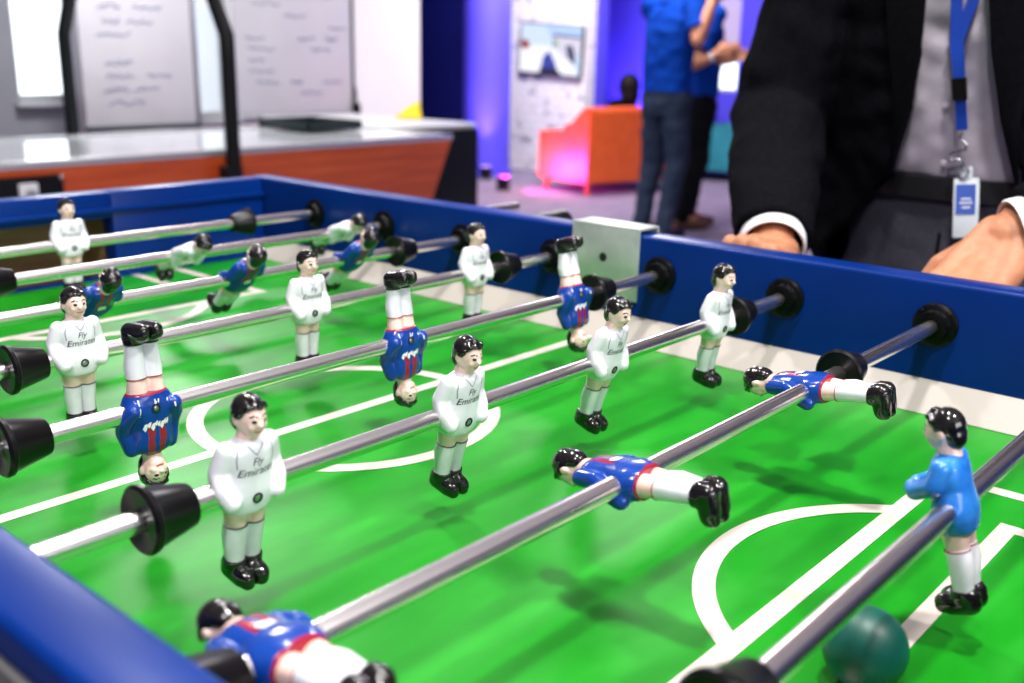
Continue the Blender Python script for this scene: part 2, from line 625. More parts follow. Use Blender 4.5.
# round column
bm = bmesh.new()
c_ = at_d(486, 170, 10.4)
cc = V((c_.x, c_.y))
lathe(bm, [(0, 0.25), (0.06, 0.25), (0.06, 0.235), (3.0, 0.235)], (cc.x, cc.y, 0), n=40)
struct('column', bm, M_violet, 'round blue column lit violet from below', 'column')

# uplights on the floor
def uplight(x, y, aim, label, power, color, size=1.1):
    t = thing('floor_uplight', label, 'lamp', (x, y, 0), 'floor uplights')
    bm = bmesh.new()
    lathe(bm, [(0, 0.07), (0.012, 0.072), (0.02, 0.05)], n=24)
    obj('base', bm, M_blackmetal, t)
    bm = bmesh.new()
    lathe(bm, [(0.02, 0.05), (0.03, 0.058), (0.115, 0.062), (0.12, 0.056)], n=24)
    obj('housing', bm, M_blackmetal, t)
    bm = bmesh.new()
    lathe(bm, [(0.1185, 0.052), (0.1225, 0.05)], n=24)
    obj('lens', bm, mat('lens_%s' % label[:8], (0.2, 0.1, 0.4), 0.2, emit=color, estr=2.5), t)
    l = bpy.data.lights.new('uplight_beam', 'SPOT')
    l.energy = power
    l.color = color
    l.spot_size = size
    l.spot_blend = 0.8
    l.shadow_soft_size = 0.04
    o = bpy.data.objects.new('uplight_beam', l)
    COL.objects.link(o)
    o.parent = t
    o.location = (0, 0, 0.14)
    d = V(aim) - V((x, y, 0.14))
    o.rotation_euler = d.to_track_quat('-Z', 'Y').to_euler()
    return t


uplight(cc.x - 0.33, cc.y - 0.30, (cc.x - 0.1, cc.y - 0.08, 1.6), 'small black uplight at the foot of the round column', 90, (0.42, 0.25, 1.0))
u_ = at_ax(622, 120, 0, 8.85)
uplight(8.85, u_.y, (9.2, u_.y, 1.4), 'violet uplight on floor behind the orange armchair', 160, (0.40, 0.22, 1.0), 1.6)

u_ = at_ax(503, 190, 2, 0)
uplight(u_.x, u_.y, (6.35, 4.2, 0.22), 'magenta uplight on the floor left of the orange armchair', 110, (1.0, 0.08, 0.75), 2.2)
# whiteboards -------------------------------------------------------
def squiggles(bm, x0, x1, z0, z1, y, rows, seed):
    rnd = random.Random(seed)
    for i in range(rows):
        z = z1 - (z1 - z0) * (i + 0.6) / rows
        x = x0 + rnd.uniform(0.02, 0.12)
        while x < x1 - 0.12:
            L = rnd.uniform(0.10, 0.24)
            if rnd.random() < 0.72:
                pts = [V((x + L * k / 14, y, z + rnd.uniform(-0.014, 0.018))) for k in range(15)]
                tube(bm, pts, 0.0035, 5)
            x += L + rnd.uniform(0.03, 0.2)


bx0, bx1 = at_ax(80, 60, 1, 4.55).x, at_ax(192, 60, 1, 4.55).x
bz0 = at_ax(140, 125, 1, 4.55).z
t = thing('mobile_whiteboard', 'mobile whiteboard on wheeled stand in front of the windows', 'whiteboard', ((bx0 + bx1) / 2, 4.55, 0))
hw = (bx1 - bx0) / 2
bm = bmesh.new()
box(bm, -hw, hw, -0.012, 0.012, bz0, bz0 + 1.25, 0.003)
obj('board', bm, M_board, t)
bm = bmesh.new()
squiggles(bm, -hw + 0.05, hw - 0.05, bz0 + 0.1, bz0 + 1.2, -0.0135, 14, 3)
obj('handwriting', bm, M_marker, t)
bm = bmesh.new()
box(bm, -hw, hw, -0.06, 0.014, bz0 - 0.025, bz0 + 0.002, 0.004)
obj('pen_tray', bm, M_boardframe, t)
for s in (-1, 1):
    bm = bmesh.new()
    box(bm, s * (hw + 0.02) - 0.015, s * (hw + 0.02) + 0.015, -0.015, 0.015, 0.09, bz0 + 1.3, 0.004)
    obj('post', bm, M_alu, t)
    bm = bmesh.new()
    box(bm, s * (hw + 0.02) - 0.018, s * (hw + 0.02) + 0.018, -0.27, 0.27, 0.06, 0.09, 0.006)
    f = obj('foot', bm, M_alu, t)
    for q in (-0.24, 0.24):
        bm = bmesh.new()
        lathe(bm, [(-0.012, 0.026), (-0.010, 0.03), (0.010, 0.03), (0.012, 0.026)], (s * (hw + 0.02), q, 0.03), (1, 0, 0), 18)
        obj('caster', bm, M_rubber, f)
bx0, bx1 = at_ax(234, 60, 1, YW).x, at_ax(350, 60, 1, YW).x
bz0 = at_ax(290, 114, 1, YW).z
t = thing('wall_whiteboard', 'whiteboard with dark frame fixed to the white wall', 'whiteboard', ((bx0 + bx1) / 2, YW, bz0))
hw = (bx1 - bx0) / 2
bm = bmesh.new()
box(bm, -hw, hw, -0.02, 0, 0, 1.25, 0.003)
obj('board', bm, M_board, t)
bm = bmesh.new()
squiggles(bm, -hw + 0.05, hw - 0.08, 0.12, 1.2, -0.0215, 14, 5)
obj('handwriting', bm, M_marker, t)
bm = bmesh.new()
box(bm, hw - 0.002, hw + 0.022, -0.028, 0, -0.01, 1.26, 0.003)
obj('side_frame', bm, M_boardframe, t)
bm = bmesh.new()
box(bm, -hw, hw, -0.05, 0, -0.02, 0.0, 0.003)
obj('pen_tray', bm, M_alu, t)
e = at_ax(352, 106, 1, YW)
bm = bmesh.new()
bm = bmesh.new()
ex, ez = e.x - t.location.x, e.z - 0.05 - bz0
box(bm, ex - 0.02, ex + 0.04, -0.062, -0.022, ez - 0.03, ez + 0.075, 0.01)
tube(bm, [(ex + .01, -.04, ez + 0.07), (ex + 0.01, -.04, ez + 0.14), (ex + .01, -.03, ez + 0.2)], 0.006, 8)
obj('eraser_holder', bm, M_rubber, t)

# air hockey table -----------------------------------------------------
HX0, HX1, HY0, HY1, HZ = -0.9, 2.66, 2.18, 3.12, 0.80
t = thing('air_hockey_table', 'air hockey table with red wood sides and glossy pale top', 'game table', ((HX0 + HX1) / 2, (HY0 + HY1) / 2, 0))
ox, oy = t.location.x, t.location.y
bm = bmesh.new()
lx = (HX1 - HX0) / 2
ly = (HY1 - HY0) / 2
r0 = [V((-lx, -ly, HZ - 0.015)), V((lx, -ly, HZ - 0.015)), V((lx, ly, HZ - 0.015)), V((-lx, ly, HZ - 0.015))]
r1 = [V((-lx + .12, -ly + .10, 0.34)), V((lx - .10, -ly + .10, 0.34)), V((lx - .10, ly - .10, 0.34)), V((-lx + .12, ly - .10, 0.34))]
loft(bm, [r1, r0], True)
obj('side_cabinet', bm, M_redwood, t, 20)
bm = bmesh.new()
box(bm, -lx + 0.03, lx - 0.03, -ly + 0.03, ly - 0.03, HZ - 0.03, HZ - 0.004)
obj('playing_surface', bm, M_icetop, t)
bm = bmesh.new()
for a in ((-lx - .005, lx + .005, -ly - .005, -ly + .04), (-lx - .005, lx + .005, ly - .04, ly + .005), (-lx - .005, -lx + .04, -ly, ly), (lx - .04, lx + .005, -ly, ly)):
    box(bm, *a, HZ - 0.022, HZ + 0.004, 0.005)
obj('top_rail', bm, M_rail, t)
for sx in (-1, 1):
    for sy in (-1, 1):
        bm = bmesh.new()
        box(bm, sx * (lx - .32) - .07, sx * (lx - .32) + .07, sy * (ly - .2) - .06, sy * (ly - .2) + .06, 0, 0.36, 0.012)
        obj('leg', bm, M_blackmetal, t)
# overhead frame
fp = at_ax(228, 60, 1, HY0 - 0.05)
bp = at_ax(66, 60, 1, HY1 + 0.04)
zf = at_ax(228, 36, 1, HY0 - 0.05).z
a0 = V((fp.x - ox, HY0 - 0.05 - oy, 0.5))
b0 = V((bp.x - ox, HY1 + 0.04 - oy, 0.5))
inw = (b0 - a0) * 0.16
bm = bmesh.new()
pth = [a0, V((a0.x, a0.y, zf)), V((a0.x, a0.y, zf)) + inw + V((0, 0, 0.36)), V((b0.x, b0.y, zf)) - inw + V((0, 0, 0.36)), V((b0.x, b0.y, zf)), b0]
fine = []
for a, b in zip(pth, pth[1:]):
    fine += [a.lerp(b, k / 8) for k in range(8)]
fine.append(pth[-1])
tube(bm, fine, 0.029, 12)
obj('overhead_frame', bm, M_blackmetal, t)
for q in (a0, b0):
    bm = bmesh.new()
    box(bm, q.x - 0.036, q.x + 0.036, q.y - 0.012, q.y + 0.05 if q is a0 else q.y + 0.025, 0.58, 0.74, 0.006)
    obj('frame_bracket', bm, M_blackmetal, t)
# coin panel on the front
cx1 = at_ax(64, 180, 1, HY0 - 0.02).x - ox
bm = bmesh.new()
box(bm, cx1 - 0.45, cx1, -ly - 0.02, -ly + 0.06, 0.52, HZ - 0.045, 0.006)
cp = obj('coin_panel', bm, M_blackmetal, t)
kx = at_ax(30, 194, 1, HY0 - 0.03)
bm = bmesh.new()
box(bm, kx.x - ox - 0.032, kx.x - ox + 0.032, -ly - 0.03, -ly - 0.015, kx.z - 0.035, kx.z + 0.035, 0.005)
obj('lock_plate', bm, M_sheet, cp)
bm = bmesh.new()
lathe(bm, [(0, 0.016), (0.012, 0.016), (0.016, 0.011)], (kx.x - ox, -ly - 0.03, kx.z), (0, -1, 0), 20)
obj('lock', bm, M_screw, cp)
bm = bmesh.new()
ball(bm, (cx1 - 0.01, -ly - 0.02, HZ - 0.055), 0.009)
obj('rivet', bm, M_chrome, cp)

# black table past the hockey table
p = at_ax(479, 123, 2, HZ)
q = at_ax(384, 119, 2, HZ)
bm = bmesh.new()
t = thing('black_games_table', 'black boxy table with grey top beyond the red hockey table', 'table', (p.x - 0.35, p.y + 0.55, 0))
box(bm, -0.35, 0.35, -0.55, 0.55, 0.08, HZ - 0.03, 0.01)
obj('cabinet', bm, M_blackmetal, t)
bm = bmesh.new()
box(bm, -0.345, 0.345, -0.54, 0.54, HZ - 0.03, HZ, 0.008)
obj('table_top', bm, M_greytop, t)
for sx in (-1, 1):
    for sy in (-1, 1):
        bm = bmesh.new()
        box(bm, sx * .28 - .04, sx * .28 + .04, sy * .46 - .04, sy * .46 + .04, 0, 0.085, 0.004)
        obj('foot', bm, M_blackmetal, t)
BT = V(t.location)

# yellow folded card
y0 = at_ax(410, 119, 2, HZ)
bm = bmesh.new()
cpos = V((BT.x - 0.12, BT.y + 0.25, HZ))
cpos = V((y0.x, y0.y, HZ))
def clampi(v, a, b): return max(a, min(b, v))
cpos.x = clampi(cpos.x, BT.x - 0.2, BT.x + 0.25)
cpos.y = clampi(cpos.y, BT.y - 0.4, BT.y + 0.45)
cam_r = V((0.655, -0.756, 0))
pr = [V((-0.09, 0, 0.005)), V((0.075, 0, 0.004)), V((0.06, 0, 0.105)), V((-0.005, 0, 0.075))]
fwd = V((0.756, 0.655, 0))
r0 = [cam_r * v.x + V((0, 0, v.z)) - fwd * 0.03 * (1 - v.z / 0.11) for v in pr]
r1 = [cam_r * v.x * 0.9 + V((0, 0, v.z * 0.95)) + fwd * (0.012 + 0.05 * (1 - v.z / 0.11)) for v in pr]
loft(bm, [r0, r1])
bmesh.ops.bevel(bm, geom=bm.edges[:], offset=0.004, segments=2, affect='EDGES')
o = obj('yellow_sign', bm, M_yellow)
o.location = cpos
tag(o, 'yellow folded card standing on the black table', 'card')

# dark tray + papers on the hockey table
tl, tr = at_ax(331, 136, 2, HZ + 0.02), at_ax(396, 133, 2, HZ + 0.02)
t = thing('black_tray', 'flat black tray lying on the hockey table top', 'tray', (2.34, 2.86, HZ + 0.0045))
bm = bmesh.new()
box(bm, -0.17, 0.17, -0.20, 0.20, 0, 0.014, 0.004)
obj('base', bm, mat('tray_black', (0.006, 0.014, 0.018), 0.35), t)
bm = bmesh.new()
for a in ((-.17, .17, -.20, -.185), (-.17, .17, .185, .20), (-.17, -.155, -.2, .2), (.155, .17, -.2, .2)):
    box(bm, *a, 0.0, 0.045, 0.004)
obj('rim', bm, MATS['tray_black'], t)
bm = bmesh.new()
box(bm, -0.11, 0.11, -0.075, 0.075, 0, 0.004, 0.001)
o = obj('paper_stack', bm, M_sheet)
o.location = (2.47, 2.42, HZ - 0.0035)
o.rotation_euler = (0, 0, 0.35)
tag(o, 'small stack of white paper on the hockey table end', 'paper')

# television ----------------------------------------------------------
tx = 7.36
c0, c1 = at_ax(520, 48, 0, tx), at_ax(583, 50, 0, tx)
t = thing('wall_television', 'television showing a bright picture on the papered panel', 'television', (tx, (c0.y + c1.y) / 2, 1.225))
w_, h_ = abs(c0.y - c1.y) / 2, 0.25
t.rotation_euler = (R(3.0), 0, 0)
bm = bmesh.new()
box(bm, -0.012, 0.03, -w_, w_, -h_, h_, 0.008)
obj('casing', bm, M_blackmetal, t)
bm = bmesh.new()
scr = [((-1, 1, -1, 1), (0.50, 0.68, 0.95)), ((0.1, 1, -1, 0.45), (0.92, 0.92, 0.98)), ((-0.55, 0.45, -0.95, 0.1), (0.80, 0.82, 0.95))]
SM = []


def em(c, s=0.9):
    n = 'screen_%02d' % len(SM)
    m = mat(n, (0.02, 0.02, 0.02), 0.3, emit=c, estr=s)
    SM.append(m)
    return len(SM) - 1


ww, hh = w_ - 0.015, h_ - 0.015


def sq(pts, c, lay):
    mi = em(c)
    bm.faces.new([bm.verts.new((-0.0122 - 0.0004 * lay, -ww * a, hh * b)) for a, b in pts]).material_index = mi


sq([(-1, -1), (1, -1), (1, 1), (-1, 1)], (0.62, 0.75, 0.95), 1)
sq([(-1, -1), (0.9, -1), (0.75, -0.2), (0.1, 0.15), (-1, 0.1)], (0.92, 0.92, 1.0), 2)
sq([(-0.15, 0.95), (1, 0.9), (1, 0.5), (0.0, 0.5)], (0.45, 0.62, 0.95), 2)
sq([(-0.97, 0.35), (-0.72, 0.3), (-0.68, -0.02), (-0.97, -0.05)], (0.30, 0.03, 0.02), 3)
sq([(0.1, 0.6), (0.98, 0.55), (0.98, -0.1), (0.55, -0.35), (0.1, 0.1)], (0.70, 0.66, 0.78), 3)
sq([(0.1, 0.65), (0.98, 0.6), (0.98, 0.52), (0.13, 0.55), (0.13, 0.1), (0.08, 0.08)], (0.02, 0.02, 0.05), 4)
sq([(0.5, 0.2), (0.7, 0.25), (0.82, -0.1), (0.85, -0.6), (0.6, -0.3)], (0.04, 0.04, 0.08), 4)
sq([(0.15, 0.35), (0.25, 0.4), (0.28, 0.15), (0.18, 0.1)], (0.25, 0.5, 0.15), 4)
sq([(-0.2, -0.3), (-0.03, -0.05), (0.1, -0.3), (0.22, -0.6), (0.3, -1), (-0.3, -1)], (0.03, 0.05, 0.35), 4)
sq([(-0.3, -0.8), (0.2, -0.72), (0.45, -1), (-0.3, -1)], (0.01, 0.01, 0.05), 5)
obj('screen_picture', bm, SM, t)
bm = bmesh.new()
box(bm, 0.03, 0.045, -0.1, 0.1, -0.1, 0.1, 0.003)
obj('wall_mount', bm, M_blackmetal, t)


# armchairs -----------------------------------------------------------
def armchair(name, label, loc, m, w, d, hb, ha, rz=0.0, legm=None):
    """faces +y; origin at the floor centre"""
    t = thing(name, label, 'armchair', (loc[0], loc[1], 0), 'lounge armchairs')
    t.rotation_euler = (0, 0, rz)
    hw, hd = w / 2, d / 2
    bm = bmesh.new()
    prof = [(-hd, 0.10), (-hd - 0.02, hb - 0.02), (-hd + 0.0, hb), (-hd + 0.08, hb), (-hd + 0.13, hb - 0.03), (-hd + 0.2, 0.30), (-hd + 0.2, 0.10)]
    loft(bm, [[V((x, a, b)) for a, b in prof] for x in (-hw + 0.005, hw - 0.005)])
    bmesh.ops.bevel(bm, geom=bm.edges[:], offset=0.012, segments=2, affect='EDGES')
    obj('backrest', bm, m, t)
    for s in (-1, 1):
        bm = bmesh.new()
        prof = [(-hd + 0.0, 0.10), (-hd - 0.015, hb - 0.03), (-hd + 0.13, hb - 0.03), (-hd + 0.30, ha + 0.02), (-hd + 0.36, ha), (hd, ha - 0.015), (hd, 0.10)]
        loft(bm, [[V((x, a, b)) for a, b in prof] for x in (s * hw, s * (hw - 0.13))])
        bmesh.ops.bevel(bm, geom=bm.edges[:], offset=0.012, segments=2, affect='EDGES')
        obj('armrest', bm, m, t)
    bm = bmesh.new()
    box(bm, -hw + 0.13, hw - 0.13, -hd + 0.16, hd - 0.01, 0.22, 0.36, 0.03, 3)
    obj('seat', bm, m, t)
    bm = bmesh.new()
    box(bm, -hw + 0.12, hw - 0.12, -hd + 0.1, hd - 0.02, 0.10, 0.23, 0.01)
    obj('base', bm, m, t)
    for sx in (-1, 1):
        for sy in (-1, 1):
            bm = bmesh.new()
            tube(bm, [(sx * (hw - 0.06), sy * (hd - 0.06), 0.0), (sx * (hw - 0.07), sy * (hd - 0.07), 0.11)], [0.018, 0.026], 12)
            obj('leg', bm, legm or m, t)
    return t


armchair('lounge_armchair', 'orange armchair seen from behind, a dark haired person seated in it', (6.18 + 0.45 * math.cos(R(-14)) - 0.36 * math.sin(R(-14)), 4.0 + 0.45 * math.sin(R(-14)) + 0.36 * math.cos(R(-14))), M_orange, 0.90, 0.72, 0.75, 0.53, R(-14))
pc = at_ax(727, 184, 2, 0)
armchair('lounge_armchair', 'teal armchair just right of the two people in blue polos', (pc.x + 0.45, pc.y + 0.25), M_tealc, 0.8, 0.78, 0.74, 0.53, R(15), M_blackmetal)
pc = at_d(706, 150, 10.75)
t = armchair('lounge_armchair', 'blue armchair mostly hidden behind the two people in blue polos', (pc.x + 0.1, pc.y + 0.55), M_bluec, 0.7, 0.72, 0.78, 0.55, R(15), M_blackmetal)

# ------------------------------------------------------------------ FOOSBALL TABLE
XN = -5.24 * S          # inner face of the near side
YE = -0.14 * S          # inner face of the far end
YN = -8.70 * S          # inner face of the close end
ZF = ZR - 0.53 * S      # field
ZT = ZR + 0.27 * S      # top of the walls
TW = 0.034
tb = thing('foosball_table', 'blue foosball table with green pitch, cream lines and metal rods', 'foosball table', (XN / 2, (YE + YN) / 2, 0))
T0 = V(tb.location)


def tobj(name, bm, m, parent=None, angle=35):
    bmesh.ops.translate(bm, verts=bm.verts[:], vec=-T0)
    return obj(name, bm, m, parent or tb, angle)


# pitch with its painted lines
bm = bmesh.new()
box(bm, XN, 0, YN, YE, ZF - 0.012, ZF)
LZ = [ZF + 0.0003]


def flat(poly):
    f = bm.faces.new([bm.verts.new((x * S, y * S, LZ[0])) for x, y in poly])
    f.material_index = 1
    LZ[0] += 1.5e-6


def seg(x0, y0, x1, y1, w=0.10):
    d = V((x1 - x0, y1 - y0)).normalized()
    n = V((-d.y, d.x)) * w / 2
    flat([(x0 - n.x, y0 - n.y), (x1 - n.x, y1 - n.y), (x1 + n.x, y1 + n.y), (x0 + n.x, y0 + n.y)])


def arc(cx, cy, r, a0, a1, w=0.10, n=48):
    for i in range(n):
        p, q = R(a0 + (a1 - a0) * i / n), R(a0 + (a1 - a0) * (i + 1) / n)
        flat([(cx + (r - w / 2) * math.cos(p), cy + (r - w / 2) * math.sin(p)), (cx + (r - w / 2) * math.cos(q), cy + (r - w / 2) * math.sin(q)),
              (cx + (r + w / 2) * math.cos(q), cy + (r + w / 2) * math.sin(q)), (cx + (r + w / 2) * math.cos(p), cy + (r + w / 2) * math.sin(p))])


XC = -2.48
seg(-5.24, -4.5, -0.1, -4.5, 0.085)
arc(-2.56, -4.5, 0.87, 0, 360, 0.095)
BW = 1.42
for s in (1, -1):
    yb = -4.5 - s * 2.97
    ye = YN / S if s == 1 else YE / S
    seg(XC - BW - 0.045, yb, XC + BW + 0.045, yb, 0.09)
    seg(XC - BW, yb, XC - BW, ye, 0.09)
    seg(XC + BW, yb, XC + BW, ye, 0.09)
    yg = -4.5 - s * 3.42
    seg(XC - 1.045, yg, XC + 1.045, yg, 0.085)
    seg(XC - 1.0, yg, XC - 1.0, ye, 0.085)
    seg(XC + 1.0, yg, XC + 1.0, ye, 0.085)
    c = yb - s * 0.51
    a = math.degrees(math.asin(0.51 / 0.95))
    if s == 1:
        arc(XC + 0.05, c, 0.95, a, 180 - a, 0.095)
    else:
        arc(XC + 0.05, c, 0.95, 180 + a, 360 - a, 0.095)
tobj('playing_field', bm, [M_field, M_line])

# side walls (rounded top edge) with a hole pattern hidden behind flanges
bm = bmesh.new()
box(bm, 0, TW, YN - TW, YE + TW, ZF - 0.16, ZT, 0.0045, 3)
tobj('side_wall', bm, M_blue)
bm = bmesh.new()
box(bm, XN - TW, XN, YN - TW, YE + TW, ZF - 0.16, ZT, 0.0045, 3)
tobj('side_wall', bm, M_blue)
bm = bmesh.new()
box(bm, XN - TW - 0.004, XN - TW, YN - TW, YE + TW, ZF - 0.16, ZT - 0.014, 0.0012)
tobj('outer_panel', bm, mat('grey_laminate', (0.10, 0.098, 0.10), 0.5))
# end walls with goal openings
gx0, gx1 = XC * S - 0.115, XC * S + 0.125
gz = ZR + 0.004
for (ya, yb_, nm) in ((YE, YE + TW, 'far'), (YN - TW, YN, 'near')):
    bm = bmesh.new()
    box(bm, XN, gx0, ya, yb_, ZF - 0.16, ZT - 0.0008, 0.003)
    box(bm, gx1, 0, ya, yb_, ZF - 0.16, ZT - 0.0008, 0.003)
    box(bm, gx0 - 0.001, gx1 + 0.001, ya, yb_, gz, ZT - 0.0008, 0.003)
    box(bm, gx0 - 0.001, gx1 + 0.001, ya, yb_, ZF - 0.16, ZF - 0.001, 0.003)
    sgn = -1 if nm == 'far' else 1
    yy = ya if nm == 'far' else yb_
    box(bm, XN, 0, min(yy, yy + sgn * 0.006), max(yy, yy + sgn * 0.006), ZR + 0.012, ZR + 0.019, 0.002)
    ew = tobj('end_wall', bm, M_blue)
    bm = bmesh.new()
    o0, o1 = (yb_ - 0.004, yb_ + 0.10) if nm == 'far' else (ya - 0.10, ya + 0.004)
    box(bm, gx0 - 0.01, gx0, o0, o1, ZF - 0.05, gz + 0.01)
    box(bm, gx1, gx1 + 0.01, o0, o1, ZF - 0.05, gz + 0.01)
    yb2 = (o1 - 0.01, o1) if nm == 'far' else (o0, o0 + 0.01)
    box(bm, gx0 - 0.01, gx1 + 0.01, yb2[0], yb2[1], ZF - 0.05, gz + 0.01)
    box(bm, gx0 - 0.01, gx1 + 0.01, o0, o1, ZF - 0.05, ZF - 0.04)
    box(bm, gx0 - 0.01, gx1 + 0.01, o0, o1, gz, gz + 0.01)
    tobj('goal_box', bm, M_brown, ew)
# sloping cream strips along the sides
for s in (0, 1):
    bm = bmesh.new()
    y0_, y1_ = YN + 0.0005, YE - 0.0005
    pr = [(-0.0005, ZR - 0.350 * S), (-0.0235, ZF + 0.0006), (-0.0005, ZF + 0.0006)]
    if s:
        pr = [(XN - x, z) for x, z in pr]
    loft(bm, [[V((x, y, z)) for x, z in pr] for y in (y0_, y1_)])
    tobj('side_ramp', bm, M_strip, None, 20)
# apron + legs
bm = bmesh.new()
box(bm, XN - TW + 0.002, TW - 0.002, YN - TW + 0.002, YE + TW - 0.002, ZF - 0.24, ZF - 0.155, 0.006)
tobj('cabinet_base', bm, M_under)
for lx_ in (XN - 0.0, 0.0):
    for ly_ in (YN + 0.05, YE - 0.05):
        bm = bmesh.new()
        box(bm, lx_ - 0.04, lx_ + 0.04, ly_ - 0.04, ly_ + 0.04, 0.02, ZF - 0.235, 0.008)
        lg = tobj('leg', bm, M_under)
        bm = bmesh.new()
        lathe(bm, [(0, 0.03), (0.012, 0.032), (0.03, 0.012)], (lx_, ly_, 0), n=20)
        tobj('levelling_foot', bm, M_screw, lg)
# bearings at both sides
for k in range(1, 9):
    for side in (0, 1):
        bm = bmesh.new()
        cx, ax_ = (0.0, (-1, 0, 0)) if side == 0 else (XN, (1, 0, 0))
        lathe(bm, [(0, 0.0205), (0.003, 0.0205), (0.0048, 0.0185), (0.006, 0.0150), (0.0075, 0.0142), (0.012, 0.0135), (0.013, 0.0115), (0.013, 0.0075), (0.004, 0.0070)],
              (cx, -k * S, ZR), ax_, 36)
        b_ = tobj('rod_bearing', bm, M_flange)
        if side == 0:
            for j in range(4):
                bm = bmesh.new()
                a = R(45 + 90 * j)
                lathe(bm, [(0.0030, 0.0021), (0.0046, 0.0021), (0.0052, 0.0012)], (cx, -k * S + 0.0176 * math.cos(a), ZR + 0.0176 * math.sin(a)), ax_, 10)
                tobj('bearing_screw', bm, M_rubber, b_)
# metal counter bracket over the far wall
pb0, pb1 = -0.628, -0.722
bm = bmesh.new()
box(bm, -0.0025, 0.0, pb1, pb0, ZR - 0.036, ZT + 0.006, 0.001)
box(bm, -0.0025, TW + 0.003, pb1, pb0, ZT + 0.0035, ZT + 0.0065, 0.0012)
box(bm, TW + 0.0005, TW + 0.003, pb1, pb0, ZR - 0.02, ZT + 0.006, 0.001)
pl = tobj('counter_bracket', bm, M_zinc)
pl['label'] = 'galvanised metal plate with one hole'
hc = at_ax(603, 257, 0, -0.0025)
bm = bmesh.new()
lathe(bm, [(0, 0.0052), (0.0005, 0.0052), (0.0005, 0.003)], hc, (-1, 0, 0), 20)
tobj('bolt_hole', bm, M_dark, pl)


# ------------------------------------------------------------------ RODS
RR = 0.0063
rod_ends = {1: (0.10, 1), 2: (0.28, 1), 3: (0.098, 0), 4: (0.10, 1), 5: (0.07, 0), 6: (0.12, 1), 7: (0.065, 0), 8: (0.19, 0)}
ordn = ['farthest', 'second', 'third', 'fourth', 'fifth', 'sixth', 'seventh', 'nearest']
rod_labels = {
    1: 'steel rod through the white goalkeeper by the far goal',
    2: 'steel rod carrying the two white figures tipped forward',
    3: 'steel rod carrying three blue figures leaning back at far end',
    4: 'steel rod carrying three upright white figures before the centre line',
    5: 'steel rod carrying three blue figures hanging upside down',
    6: 'steel rod carrying four upright white figures past the centre line',
    7: 'steel rod carrying three blue figures lying flat',
    8: 'steel rod through the blue goalkeeper above the teal ball',
}
for k in range(1, 9):
    end, white = rod_ends[k]
    t = thing('player_rod', rod_labels[k], 'foosball rod', (0, -k * S, ZR), 'foosball rods')
    bm = bmesh.new()
    x0 = XN - TW - 0.05
    pts = [(x0 - 0.0, 0, 0), (x0 + 0.002, 0, 0), (end - 0.002, 0, 0), (end, 0, 0)]
    tube(bm, pts, [RR - 0.0015, RR, RR, RR - 0.0015], 24)
    obj('shaft', bm, M_steel, t)
    if not white:
        bm = bmesh.new()
        prof = [(0, 0.012), (0.003, 0.0165), (0.012, 0.0185), (0.02, 0.0165), (0.035, 0.0175), (0.06, 0.0185), (0.085, 0.0175), (0.1, 0.019), (0.112, 0.0185), (0.118, 0.013)]
        lathe(bm, prof, (end - 0.004, 0, 0), (1, 0, 0), 24)
        obj('handle', bm, M_handle, t)

# rubber bumpers: cone on the rod, (rod, x in rod spacings, wide end direction, label)
bump = [
    (1, -0.87, 1, 'black rubber bumper right of the white goalkeeper'),
    (2, -3.47, -1, 'black rubber bumper cut by the left edge on the tipped white figures rod'),
    (3, -0.70, -1, 'black rubber bumper at the right end of the leaning blue figures rod'),
    (4, -4.19, -1, 'black rubber bumper left of the three white figures before the centre line'),
    (4, -0.57, -1, 'black rubber bumper right of the three white figures before the centre line'),
    (5, -4.65, -1, 'black rubber bumper left of the upside-down blue figures'),
    (5, -0.74, -1, 'black rubber bumper in front of the metal plate, right of upside-down figures'),
    (6, -4.61, -1, 'large black rubber bumper left of the four white figures past the centre line'),
    (6, -0.62, -1, 'black rubber bumper right of the four white figures past the centre line'),
    (7, -5.09, -1, 'black rubber bumper left of the flat-lying blue figures, by the near wall'),
    (7, -1.30, -1, 'black rubber bumper right of the flat-lying blue figures'),
    (8, -4.22, -1, 'black rubber bumper at the bottom edge on the blue goalkeeper rod'),
]
bumper_mesh = {}
for sgn in (-1, 1):
    bm = bmesh.new()
    a = (sgn, 0, 0)
    lathe(bm, [(0.0135, 0.0066), (0.0140, 0.0085), (0.0152, 0.0172), (0.0135, 0.0189), (0.0110, 0.0187), (0.0092, 0.0170), (-0.0120, 0.0122), (-0.0138, 0.0116), (-0.0143, 0.0106), (-0.0143, 0.0068)], (0, 0, 0), a, 36)
    bumper_mesh[sgn] = bm_mesh(bm, 'rubber_bumper', M_rubber, True, 35)
for k, x, sgn, lab in bump:
    o = link('rubber_bumper', bumper_mesh[sgn])
    o.location = (x * S, -k * S, ZR)
    tag(o, lab, 'bumper', 'rubber bumpers on the rods')


# ------------------------------------------------------------------ FIGURES
def mm(*a):
    return V([c * 0.001 for c in a])


